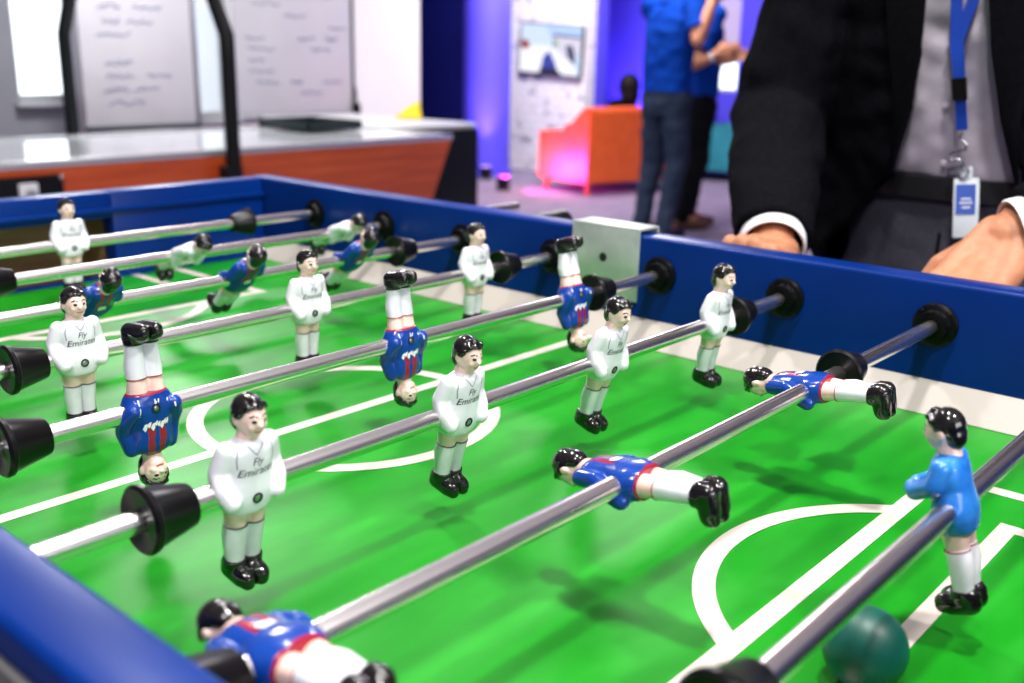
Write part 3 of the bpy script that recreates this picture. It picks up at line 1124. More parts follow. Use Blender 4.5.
def figure_parts(team):
    """local: x along rod, z up, front towards -y.  returns list of (name, mesh, parent_name)"""
    parts = []
    keeper = team == 'keeper'
    # jersey
    bm = bmesh.new()
    rows = [(31, 5.5, 5), (29.5, 8, 6.2), (27.5, 12.5, 7.8), (24, 15.2, 9), (18, 15.0, 9.8), (11, 14.2, 10), (5, 16.5, 10.6), (0, 18.6, 11.2), (-5, 18.2, 11.2), (-10, 15.8, 10.6), (-13.5, 13.2, 9.8)]
    loft(bm, [ring(mm(0, 0, z), V((1, 0, 0)), V((0, 1, 0)), a * .001, b * .001, 28, 2.3) for z, a, b in rows])
    for s in (-1, 1):
        if keeper:
            capsule(bm, [(mm(s * 13.5, 0, 24.5), .0058), (mm(s * 16, -4, 15), .0058), (mm(s * 9.5, -17, 10.5), .0052), (mm(s * 4, -20, 11), .0050)])
        else:
            capsule(bm, [(mm(s * 13.8, 0.5, 24.5), .0056), (mm(s * 17.2, 2, 12), .0056), (mm(s * 17.4, -3, 3), .0062), (mm(s * 14.5, -8.2, -3.2), .0055)])
    jb = remesh(bm, 0.0009, 5)
    jm = {'white': M_white, 'blue': M_bluejersey, 'keeper': M_gloveblue}[team]
    parts.append(('jersey', bm_mesh(jb, 'jersey', jm), None))
    # thighs
    bm = bmesh.new()
    for s in (-1, 1):
        tube(bm, [mm(s * 6.3, 0, -10), mm(s * 6.0, 0, -16), mm(s * 5.7, 0, -23.5)], [.0072, .0068, .0060], 16, round_ends=True)
    box(bm, -.004, .004, -.004, .004, -.022, -.010)
    parts.append(('thighs', bm_mesh(remesh(bm, 0.0009, 4), 'thighs', M_skin), None))
    for s in (-1, 1):
        bm = bmesh.new()
        tube(bm, [mm(s * 5.7, 0, -22.6), mm(s * 5.8, 0.3, -25), mm(s * 5.8, 0.9, -31), mm(s * 5.4, 0.4, -40), mm(s * 5.3, 0, -47)], [.0066, .0067, .0068, .0060, .0056], 18, round_ends=False)
        parts.append(('sock', bm_mesh(bm, 'sock', M_white, True, 50), None))
        bm = bmesh.new()
        ball(bm, mm(s * 5.2, 1.0, -50), .0068, .0080, .0066)
        ball(bm, mm(s * 4.9, -6.5, -54), .0060, .0105, .0062)
        box(bm, min(0, s * .006), max(0, s * .006), -.0130, .005, -.0595, -.049)
        capsule(bm, [(mm(s * 5.0, 2.5, -53.5), .0066), (mm(s * 4.9, -7.5, -55.5), .0056), (mm(s * 4.6, -12.5, -56.3), .0044)])
        tube(bm, [mm(s * 5.3, 0, -45.5), mm(s * 5.3, 0, -50)], [.0068, .0070], 16)
        bb = remesh(bm, 0.0008, 4)
        for v in bb.verts:
            v.co.z = max(v.co.z, -0.0605)
        parts.append(('boot', bm_mesh(bb, 'boot', M_hair), None))
    # head
    bm = bmesh.new()
    ball(bm, mm(0, -0.8, 42.5), .0084, .0098, .0105)
    ball(bm, mm(0, -3.4, 37.0), .0062, .0062, .0052)
    tube(bm, [mm(0, 1, 27), mm(0, 0.3, 36)], [.0068, .0060], 16)
    capsule(bm, [(mm(0, -9.2, 43.6), .0010), (mm(0, -10.6, 41.0), .0016)])
    for s in (-1, 1):
        ball(bm, mm(s * 8.2, 0.5, 41.8), .0016, .0024, .0032)
        ball(bm, mm(s * 3.6, -7.0, 40.0), .0028, .0026, .0026)
    hb = remesh(bm, 0.0007, 3)
    hm = bm_mesh(hb, 'head', M_skin)
    parts.append(('head', hm, None))
    bm = bmesh.new()
    ball(bm, mm(0, 2.0, 45.2), .0094, .0096, .0100)
    ball(bm, mm(0, 5.2, 40), .0078, .0062, .0088)
    for i, (x, y, z, r) in enumerate([(-5.2, -5.6, 50.6, 2.0), (-2.0, -7.2, 51.4, 1.8), (1.2, -7.2, 50.4, 2.1), (4.6, -5.8, 51.0, 2.0), (6.8, -3.6, 48.6, 2.2), (8.2, -0.8, 45.5, 2.2), (-7.2, -3.2, 47.4, 2.2), (-8.2, -0.8, 44.8, 2.2), (0, -3.5, 53.0, 3.0)]):
        ball(bm, mm(x, y, z), r * .001, r * .0011, r * .0009)
    # keep the face free
    hb2 = remesh(bm, 0.0009, 3)
    for v in hb2.verts:
        if v.co.y < -0.0045 and v.co.z < 0.0475:
            v.co.y = max(v.co.y, -0.0045)
    parts.append(('hair', bm_mesh(hb2, 'hair', M_hair), None))
    return parts, bvh_of(parts[0][1]), bvh_of(hm)


PROTO = {}


def build_proto(team):
    parts, jb, hbv = figure_parts(team)
    root = bpy.data.objects.new('proto', None)
    COL.objects.link(root)
    made = {}
    for nm, me, _ in parts:
        made[nm] = link(nm, me, root)
    # face paint
    q = []
    for s in (-1, 1):
        q.append(disc_poly(s * .0034, .0435, .0013, .0010))
        q += stroke([(s * .0052, .0458), (s * .0034, .0466), (s * .0016, .0460)], .0008)
    decal('eyes', hbv, q, M_ink, made['head'])
    decal('mouth', hbv, stroke([(-.0024, .0372), (0, .0368), (.0024, .0373)], .0009), M_mouth, made['head'])
    # screw at the hips
    h = jb.ray_cast(V((0, -0.1, -0.003)), V((0, 1, 0)))[0]
    bm = bmesh.new()
    lathe(bm, [(-0.001, 0.0032), (0.0005, 0.0032), (0.0005, 0.0022), (-0.0006, 0.0020)], h, (0, -1, 0), 20)
    sc = obj('screw_recess', bm, M_dark, made['jersey'])
    bm = bmesh.new()
    lathe(bm, [(-0.0008, 0.0019), (0.0002, 0.0017), (0.0006, 0.0010)], V(h) + V((0.0, -0.0002, 0)), (0, -1, 0), 16)
    obj('screw_head', bm, M_screw, made['jersey'])
    if team == 'white':
        polys = text_polys('Fly', 0.0062, 0.0, 0.0190, 0.25) + text_polys('Emirates', 0.0066, 0.0, 0.0132, 0.25)
        decal('chest_lettering', jb, polys, M_ink, made['jersey'], off=0.00025)
        ln = stroke([(-.0052, .0285), (-.0005, .0228), (.0048, .0285)], .0006)
        for s in (-1, 1):
            ln += stroke([(s * .0108, .0262), (s * .0117, .0215), (s * .0112, .016)], .0006)
        decal('collar_line', jb, ln, mat('grey_paint', (0.25, 0.27, 0.32), 0.4), made['jersey'], off=0.0002)
        for nm in ('sock',):
            pass
    if team == 'blue':
        rnd = random.Random(4)
        q = []
        x = -.0088
        while x < .0085:
            w_ = rnd.uniform(.0018, .0034)
            z0_ = .0060 + rnd.uniform(-.0008, .0008)
            h_ = rnd.uniform(.0034, .0062)
            q.append([(x, z0_), (x + w_ * .6, z0_ + .0006), (x + w_, z0_ + h_ * .6), (x + w_ * .5, z0_ + h_), (x + w_ * .1, z0_ + h_ * .7)])
            x += w_ * 0.85
        decal('chest_lettering', jb, q, M_white, made['jersey'], off=0.0003)
        q = []
        for i in range(9):
            cx, cz = rnd.uniform(-.014, .014), rnd.uniform(-.011, -.001)
            q += stroke([(cx, cz), (cx + rnd.uniform(-.001, .001), cz + rnd.uniform(.0015, .004))], .0009)
        decal('paint_chips', jb, q, M_white, made['jersey'], off=0.0002)
        # white number on the back
        q = [[(-.0040, .0065), (.0030, .0058), (.0042, .0105), (.0012, .0125), (-.0034, .0112)]]
        decal('back_number', jb, q, M_white, made['jersey'], front=1, off=0.0006)
    # dark line round the top of the socks
    bm = bmesh.new()
    for s in (-1, 1):
        lathe(bm, [(-.0003, .0065), (-.0003, .0069), (.0003, .0069), (.0003, .0065)], mm(s * 5.7, 0, -22.9), (0, 0, 1), 18)
    obj('sock_band', bm, mat('sock_band_grey', (0.10, 0.09, 0.10), 0.5) if team == 'white' else M_redhem, made['thighs'])
    return root


def copy_tree(o, parent=None):
    c = o.copy()
    COL.objects.link(c)
    if parent is not None:
        c.parent = parent
    for ch in list(o.children):
        copy_tree(ch, c)
    return c


for team in ('white', 'blue', 'keeper'):
    PROTO[team] = build_proto(team)
# blue teams face the far goal: turn their meshes round once
for team in ('blue', 'keeper'):
    done = set()
    stack = list(PROTO[team].children)
    while stack:
        o = stack.pop()
        stack += list(o.children)
        if o.data and o.data.name not in done:
            o.data.transform(Matrix.Rotation(math.pi, 4, 'Z'))
            done.add(o.data.name)

white_l = 'white-shirted table football figure '
blue_l = 'blue-shirted table football figure '
men = [
    ('white', 1, -2.48, 0, white_l + 'standing in front of the far goal'),
    ('white', 2, -2.06, 66, white_l + 'tipped forward, left one of that pair near far goal'),
    ('white', 2, -0.53, 66, white_l + 'tipped forward, beside the far corner bearing'),
    ('blue', 3, -3.31, 50, blue_l + 'leaning back, half hidden behind an upright white figure'),
    ('blue', 3, -2.25, 48, blue_l + 'leaning back, middle of the three on the far blue rod'),
    ('blue', 3, -1.24, 48, blue_l + 'leaning back, right one of three on the far blue rod'),
    ('white', 4, -3.92, 3, white_l + 'upright, leftmost on the rod before the centre line'),
    ('white', 4, -2.44, 3, white_l + 'upright, middle of three before the centre line'),
    ('white', 4, -0.92, 3, white_l + 'upright, beside the far wall before the centre line'),
    ('blue', 5, -4.10, 178, blue_l + 'hanging upside down, leftmost with boots up'),
    ('blue', 5, -2.57, 175, blue_l + 'hanging upside down over the centre circle'),
    ('blue', 5, -1.04, 169, blue_l + 'hanging upside down in front of the metal plate'),
    ('white', 6, -4.28, 9, white_l + 'upright, leftmost of four, next to large bumper'),
    ('white', 6, -3.16, 12, white_l + 'upright, second from left of four, at centre circle edge'),
    ('white', 6, -2.05, 15, white_l + 'upright, third from left of four past the centre line'),
    ('white', 6, -0.92, 8, white_l + 'upright, rightmost of four, nearest the far side wall'),
    ('blue', 7, -4.86, -97, blue_l + 'lying flat and blurred at the bottom left'),
    ('blue', 7, -3.25, -97, blue_l + 'lying flat, middle of three, left of the penalty arc'),
    ('blue', 7, -1.70, -97, blue_l + 'lying flat, closest to the far side wall'),
    ('keeper', 8, -2.63, -15, 'light blue table football goalkeeper standing upright above the teal ball'),
]
for team, k, x, th, lab in men:
    o = copy_tree(PROTO[team])
    o.name = 'foosball_player'
    o.empty_display_size = 0.02
    o.location = (x * S, -k * S, ZR)
    o.rotation_euler = (R(th), 0, 0)
    tag(o, lab, 'figure', 'white team figures' if team == 'white' else 'blue team figures')
for r_ in PROTO.values():
    st = [r_]
    al = []
    while st:
        o = st.pop()
        al.append(o)
        st += list(o.children)
    for o in al:
        bpy.data.objects.remove(o)

# ball
bm = bmesh.new()
ball(bm, (0, 0, 0), 0.0215, n=40)
o = obj('foosball', bm, M_ball)
bc = at_ax(865, 648, 2, ZF + 0.0215)
o.location = (bc.x, bc.y, ZF + 0.0218)
tag(o, 'teal green ball on the pitch under the nearest rod', 'ball')


# ------------------------------------------------------------------ PEOPLE
def head_chain(bm, c, f, up, s=1.0):
    """head blob with nose, ears, jaw; c centre, f facing"""
    f = f.normalized()
    l = up.cross(f).normalized()
    mt = Matrix((( l.x, f.x, up.x), (l.y, f.y, up.y), (l.z, f.z, up.z))).to_4x4()
    ball(bm, c, .076 * s, .094 * s, .112 * s, 20, mtx=mt)
    ball(bm, c + f * .035 * s - up * .065 * s, .055 * s, .052 * s, .050 * s, 16, mtx=mt)
    capsule(bm, [(c + f * .092 * s + up * .012 * s, .009 * s), (c + f * .110 * s - up * .018 * s, .014 * s)])
    capsule(bm, [(c + f * .080 * s - up * .058 * s + l * .018 * s, .010 * s), (c + f * .086 * s - up * .058 * s, .011 * s), (c + f * .080 * s - up * .058 * s - l * .018 * s, .010 * s)])
    for q in (-1, 1):
        ball(bm, c + l * q * .078 * s - up * .01 * s - f * .005 * s, .012 * s, .022 * s, .032 * s, 10, mtx=mt)
        ball(bm, c + f * .082 * s + l * q * .032 * s + up * .036 * s, .022 * s, .012 * s, .010 * s, 10, mtx=mt)
    return l


def hand_chain(bm, W, d, n, thumb, s=1.0, curl=(48, 62, 45), spread=0.06):
    """W wrist, d wrist->knuckles, n back of hand, thumb: direction of the thumb side. returns nail spots"""
    d = d.normalized()
    n = (n - d * n.dot(d)).normalized()
    t = thumb - d * thumb.dot(d) - n * thumb.dot(n)
    t = t.normalized()
    offs = [0.030, 0.0100, -0.0100, -0.029]
    plen = [0.086, 0.090, 0.086, 0.078]
    seg = [(0.042, 0.026, 0.020), (0.046, 0.030, 0.021), (0.043, 0.028, 0.021), (0.034, 0.021, 0.019)]
    tips = []
    capsule(bm, [(W - d * .03, .026 * s), (W, .025 * s)])
    for i in range(4):
        k = W + d * plen[i] * s + t * offs[i] * s + n * (0.004 if i in (1, 2) else 0.0) * s
        capsule(bm, [(W + t * offs[i] * .55 * s, .021 * s), (W + d * .045 * s + t * offs[i] * .85 * s - n * .004 * s, .0175 * s), (k - n * .002 * s, .0122 * s)])
        ball(bm, k + n * .003 * s, .0112 * s)
        a = 0
        p = k
        r0 = (0.0098, 0.0092, 0.0086, 0.0076)
        c = curl[i] if isinstance(curl[0], (list, tuple)) else curl
        ch = [(p, r0[0] * s)]
        for j in range(3):
            a += c[j]
            dd = (d * math.cos(R(a)) - n * math.sin(R(a)) + t * (offs[i] * spread * 10)).normalized()
            p = p + dd * seg[i][j] * s
            ch.append((p, r0[j + 1] * s * (0.92 if i == 3 else 1)))
        capsule(bm, ch)
        tips.append((p, dd))
    b = W + d * .022 * s + t * .026 * s - n * .010 * s
    m1 = b + (d * .75 + t * .62 - n * .20).normalized() * .040 * s
    m2 = m1 + (d * .88 + t * .22 - n * .42).normalized() * .032 * s
    m3 = m2 + (d * .85 - t * .02 - n * .52).normalized() * .024 * s
    capsule(bm, [(W + t * .010 * s - n * .004 * s, .019 * s), (b, .018 * s), (m1, .0135 * s), (m2, .0108 * s), (m3, .0088 * s)])
    return tips


# --- the man in the suit -------------------------------------------------
suit = thing('person', 'person in black suit leaning on the table, hands on the rod handles', 'person', (0.6, -0.88, 0))
PO = V(suit.location)


def pobj(root, name, bm, m, parent=None, angle=60):
    bmesh.ops.translate(bm, verts=bm.verts[:], vec=-V(root.location))
    return obj(name, bm, m, parent or root, angle)


yc = -0.885
shR, shL = V((0.515, yc + 0.165, 1.425)), V((0.515, yc - 0.195, 1.425))
elR, elL = V((0.47, -0.635, 1.105)), V((0.43, -1.33, 1.10))
wrR = at_ax(772, 249, 0, 0.20)
wrL = at_ax(1009, 238, 0, 0.205)
hpos = V((0.63, yc, 0.93))
headc = V((0.43, yc, 1.66))
bm = bmesh.new()
capsule(bm, [(hpos, .11), (V((0.61, yc, 1.05)), .10), (V((0.59, yc, 1.18)), .10), (V((0.56, yc, 1.32)), .10), (V((0.52, yc, 1.42)), .08), (V((0.485, yc, 1.49)), .056), (V((0.455, yc, 1.57)), .054)], 16)
head_chain(bm, headc, V((-1, 0.05, -0.35)), V((-0.33, 0, 0.94)))
for sh, el, wr in ((shR, elR, wrR), (shL, elL, wrL)):
    capsule(bm, [(sh, .058), (el, .042), (el.lerp(wr, .4), .040), (wr, .027)])
legs = []
for s in (1, -1):
    hip = V((0.63, yc + s * 0.09, 0.90))
    kn = V((0.57, yc + s * 0.12, 0.50))
    an = V((0.64, yc + s * 0.125, 0.09))
    legs.append((hip, kn, an))
    capsule(bm, [(hip, .085), (kn, .055), (kn.lerp(an, .35), .052), (an, .036)])
    capsule(bm, [(an - V((0, 0, .045)), .034), (an + V((-.13, s * .01, -.062)), .024)])
# right hand: wraps the handle of the fifth rod, back of hand to the camera
tipsR = hand_chain(bm, wrR, V((-0.85, -0.10, 0.13)), V((-0.55, -0.1, 0.85)), V((0.15, 1, 0)) * -1 if False else V((0, -1, 0)), 0.9, curl=(78, 60, 40))
tipsL = hand_chain(bm, wrL, V((-0.66, 0.20, -0.50)), V((-0.50, -0.05, 0.85)), V((0, 1, 0)), 0.95, curl=(45, 60, 45))
body = pobj(suit, 'body', remesh(bm, 0.0028, 3, 0.5), M_handskin)
bm = bmesh.new()
mt = Matrix.Rotation(R(-20), 4, 'Y')
ball(bm, headc + V((0.022, 0, 0.026)), .092, .082, .098, 18, mtx=mt)
pobj(suit, 'hair', remesh(bm, 0.006, 2), M_personhair)
bm = bmesh.new()
for s in (-1, 1):
    ball(bm, headc + V((-0.092, s * .032, -0.012)), .011, n=10)
e_ = pobj(suit, 'eyes', bm, M_ink)
for nm, col, ofs in ():
    pass
# shirt
lev = [(0.90, 0.635, .168, .118), (1.0, 0.605, .166, .117), (1.10, 0.585, .168, .120), (1.2, 0.565, .176, .124), (1.30, 0.545, .184, .122), (1.40, 0.522, .175, .10), (1.455, 0.502, .11, .075), (1.50, 0.482, .064, .064), (1.535, 0.472, .058, .06)]


def levat(z):
    for a, b in zip(lev, lev[1:]):
        if a[0] <= z <= b[0]:
            k = (z - a[0]) / (b[0] - a[0])
            return [a[i] + (b[i] - a[i]) * k for i in range(4)]
    return list(lev[0] if z < lev[0][0] else lev[-1])


bm = bmesh.new()
rings = []
for i in range(26):
    z = 1.036 + (1.535 - 1.036) * i / 25
    _, cx, a, b = levat(z)
    rings.append(ring(V((cx, yc, z)), V((0, 1, 0)), V((1, 0, 0)), a, b, 40, 2.2))
loft(bm, rings)
sb = remesh(bm, 0.005, 2, wrinkle=(0.006, 14))
pobj(suit, 'shirt', sb, M_shirt)
# placket with buttons down the shirt
bm = bmesh.new()
for i in range(6):
    z = 1.06 + 0.075 * i
    _, cx, a, b = levat(z)
    lathe(bm, [(0, 0.0042), (0.0015, 0.0042), (0.002, 0.003)], (cx - b - 0.006, yc + 0.004, z), (-1, 0, 0), 12)
pobj(suit, 'shirt_buttons', bm, M_shirt)
# belt and trousers
bm = bmesh.new()
loft(bm, [ring(V((0.603, yc, z)), V((0, 1, 0)), V((1, 0, 0)), a, b, 40, 2.2) for z, a, b in ((1.008, .172, .124), (1.010, .176, .128), (1.038, .176, .128), (1.040, .172, .124))])
pobj(suit, 'belt', bm, M_blackshoe)
bm = bmesh.new()
loft(bm, [ring(V((cx, yc, z)), V((0, 1, 0)), V((1, 0, 0)), a, b, 36, 2.2) for z, cx, a, b in ((1.022, .603, .170, .122), (0.93, .622, .176, .126), (0.86, .635, .180, .130), (0.80, .64, .17, .12))])
for (hip, kn, an) in legs:
    capsule(bm, [(hip - V((0, 0, .02)), .102), (hip.lerp(kn, .5), .090), (kn, .076), (kn.lerp(an, .5), .070), (an + V((0, 0, .0)), .066)], 14)
tbm = remesh(bm, 0.006, 3, wrinkle=(0.008, 9))
pobj(suit, 'trousers', tbm, M_trouser)
bm = bmesh.new()
tube(bm, [(0.477, yc, 0.965), (0.488, yc + 0.004, 0.92), (0.497, yc + 0.006, 0.87)], 0.0025, 6)
pobj(suit, 'trouser_fly', bm, M_blacktr)
for (hip, kn, an) in legs:
    bm = bmesh.new()
    capsule(bm, [(V((an.x + .02, an.y, .045)), .042), (V((an.x - .08, an.y, .042)), .042), (V((an.x - .19, an.y, .034)), .032)])
    sb_ = remesh(bm, 0.006, 3)
    for v in sb_.verts:
        v.co.z = max(0.002, v.co.z)
    pobj(suit, 'shoe', sb_, M_blackshoe)
# jacket: open shell + sleeves
bm = bmesh.new()
jl = [(0.80, 66, 54), (0.86, 60, 48), (0.92, 50, 42), (0.98, 34, 35), (1.04, 20, 27), (1.12, 12.5, 20), (1.20, 9, 15), (1.30, 7.5, 11), (1.40, 9, 10), (1.45, 16, 16)]
jr = []
for z, fr, fl in jl:
    _, cx, a, b = levat(z)
    a += .050 + (0.01 if z < 0.95 else 0) - (0.024 if z > 1.42 else 0)
    b += .022 + (0.02 if z < 0.95 else 0)
    rw = []
    N = 44
    for i in range(N + 1):
        ph = R(-fl + (-360 + fl + fr) * i / N)    # angle from the front, left edge round the back to the right edge
        rw.append(V((cx - b * math.cos(ph), yc + (a + (0.035 * max(0, math.sin(ph)) ** 2 if 0.9 < z < 1.3 else 0)) * math.sin(ph), z)))
    jr.append(rw)
outer = jr
inner = []
for rw, (z, fr, fl) in zip(jr, jl):
    _, cx, a, b = levat(z)
    inner.append([V((cx + (p.x - cx) * 0.94, yc + (p.y - yc) * 0.955, p.z)) for p in rw])
vo = [[bm.verts.new(p) for p in r_] for r_ in outer]
vi = [[bm.verts.new(p) for p in r_] for r_ in inner]
n_ = len(vo[0])
for g, flip in ((vo, 0), (vi, 1)):
    for a, b in zip(g, g[1:]):
        for i in range(n_ - 1):
            bm.faces.new((a[i], a[i + 1], b[i + 1], b[i]))
for i in range(n_ - 1):
    bm.faces.new((vo[0][i], vo[0][i + 1], vi[0][i + 1], vi[0][i]))
    bm.faces.new((vo[-1][i], vo[-1][i + 1], vi[-1][i + 1], vi[-1][i]))
for e in (0, n_ - 1):
    for a in range(len(vo) - 1):
        bm.faces.new((vo[a][e], vo[a + 1][e], vi[a + 1][e], vi[a][e]))
for sh, el, wr in ((shR, elR, wrR), (shL, elL, wrL)):
    d = (wr - el).normalized()
    capsule(bm, [(sh + V((0, 0, 0.0)), .086), (sh.lerp(el, .5), .078), (el, .068), (el.lerp(wr, .5), .060)], 16)
    tube(bm, [el.lerp(wr, .4), wr - d * 0.018], [.062, .050], 18)
capsule(bm, [(shR, .078), (shR.lerp(V((0.53, yc + .1, 1.45)), 1), .065)])
capsule(bm, [(shL, .078), (shL.lerp(V((0.53, yc - .1, 1.45)), 1), .065)])
jb_ = remesh(bm, 0.0048, 3, wrinkle=(0.007, 13))
jk = pobj(suit, 'jacket', jb_, M_suit)
# lapels
for s, idx in ((1, -1), (-1, 0)):
    bm = bmesh.new()
    A, B = [], []
    for (z, fr, fl), rw in zip(jl, jr):
        if z < 1.04:
            continue
        e = rw[idx]
        w = 0.062 * min(1, max(0.05, (z - 1.04) / 0.22))
        _, cx, a, b = levat(z)
        a += .030
        b += .028
        ang = R(fr if s > 0 else fl)
        ang2 = ang + w / a
        A.append(V((cx - b * math.cos(ang) - .004, yc + s * a * math.sin(ang), z)))
        B.append(V((cx - b * math.cos(ang2) - .005, yc + s * a * math.sin(ang2), z + 0.004)))
    rings = [[a, a.lerp(b, .5) + V((-.003, 0, 0)), b, b + V((.006, 0, 0)), a + V((.006, 0, 0))] for a, b in zip(A, B)]
    loft(bm, rings)
    pobj(suit, 'lapel', bm, M_suit, jk)
bm = bmesh.new()
_, cx, a, b = levat(0.985)
bpos = at_ax(856, 195, 0, 0.50)
ball(bm, bpos, .006, n=12)
# shirt cuffs
for el, wr in ((elR, wrR), (elL, wrL)):
    d = (wr - el).normalized()
    bm2 = bmesh.new()
    lathe(bm2, [(-0.05, 0.040), (-0.048, 0.041), (-0.004, 0.0405), (-0.002, 0.039), (-0.003, 0.037), (-0.03, 0.036)], wr, d, 28)
    pobj(suit, 'shirt_cuff', bm2, M_cuff)
bm.free()

# ring-like black band on the hand and nails
# lanyard
lz = thing('lanyard', 'blue neck lanyard with metal clip hanging down the grey shirt', 'lanyard', (0.44, yc, 1.2))


def shirt_front(px, py, off=0.012):
    """a point just in front of the shirt along the picture ray"""
    best = None
    for i in range(200):
        x = 0.30 + 0.3 * i / 199
        P = at_ax(px, py, 0, x)
        _, cx, a, b = levat(P.z)
        if ((P.x - cx) / (b + off)) ** 2 + ((P.y - yc) / (a + off)) ** 2 <= 1.0:
            return P
    return at_ax(px, py, 0, 0.45)


bm = bmesh.new()


def ribbon(bm, pts, w, th, nrm=V((-1, 0, 0))):
    pts = [V(p) for p in pts]
    rings = []
    for i, p in enumerate(pts):
        d = (pts[min(i + 1, len(pts) - 1)] - pts[max(i - 1, 0)]).normalized()
        s = d.cross(nrm).normalized() * w / 2
        n = s.cross(d).normalized() * th / 2
        rings.append([p - s - n, p + s - n, p + s + n, p - s + n])
    loft(bm, rings)


Ptop = shirt_front(958, 40, 0.02)
strapL = [shirt_front(962, 130, .02), shirt_front(960, 90, .02), Ptop, V((Ptop.x + 0.02, Ptop.y - 0.02, 1.32)), V((0.44, yc - 0.05, 1.42)), V((0.46, yc - 0.068, 1.50)), V((0.52, yc - 0.05, 1.535))]
strapR = [shirt_front(962, 130, .022), shirt_front(960, 90, .022), shirt_front(956, 45, .022), V((Ptop.x + 0.018, Ptop.y + 0.02, 1.32)), V((0.44, yc + 0.05, 1.42)), V((0.46, yc + 0.068, 1.50)), V((0.52, yc + 0.05, 1.535))]
ribbon(bm, strapL, .014, .0014)
ribbon(bm, strapR, .014, .0014)
pobj(lz, 'strap', bm, M_lanyard)
bm = bmesh.new()
ribbon(bm, [shirt_front(960, 100, .025), shirt_front(959, 78, .025)], .0175, .005)
pobj(lz, 'buckle', bm, M_rubber)
bm = bmesh.new()
pts = [(962, 132), (960, 138), (966, 144), (966, 150), (957, 151), (950, 154), (951, 160), (960, 159), (963, 163), (961, 168)]
tube(bm, [shirt_front(a, b, .022) for a, b in pts], 0.0022, 8)
c = shirt_front(963, 172, .022)
rg = [c + V((0, .007 * math.cos(t_), .008 * math.sin(t_))) for t_ in [2 * math.pi * i / 16 for i in range(17)]]
tube(bm, rg, .0014, 6)
pobj(lz, 'clip', bm, M_chrome)
# badge
c = shirt_front(966, 205, .03)
bd = thing('name_badge', 'clear plastic name badge with blue print hanging from the lanyard', 'badge', c)
bm = bmesh.new()
hw_, hh_ = 0.0155, 0.043
box(bm, -0.0015, 0.0015, -hw_, hw_, -hh_, hh_ - 0.008, 0.0013)
box(bm, -0.0015, 0.0015, -0.007, 0.007, hh_ - 0.012, hh_ + 0.006, 0.0013)
obj('holder', bm, M_badge, bd)
bm = bmesh.new()
box(bm, -0.0024, -0.0014, -hw_ + .004, hw_ - .003, -0.012, hh_ - 0.016)
pr_ = obj('printed_card', bm, M_badgeblue, bd)
bm = bmesh.new()
for i, (zz, ww_) in enumerate(((0.008, .012), (0.003, .016), (-0.003, .010))):
    box(bm, -0.0028, -0.0022, -ww_ / 2, ww_ / 2, zz - .001, zz + .001)
obj('print_lines', bm, M_sheet, pr_)
bd.rotation_euler = (R(-6), R(4), R(14))


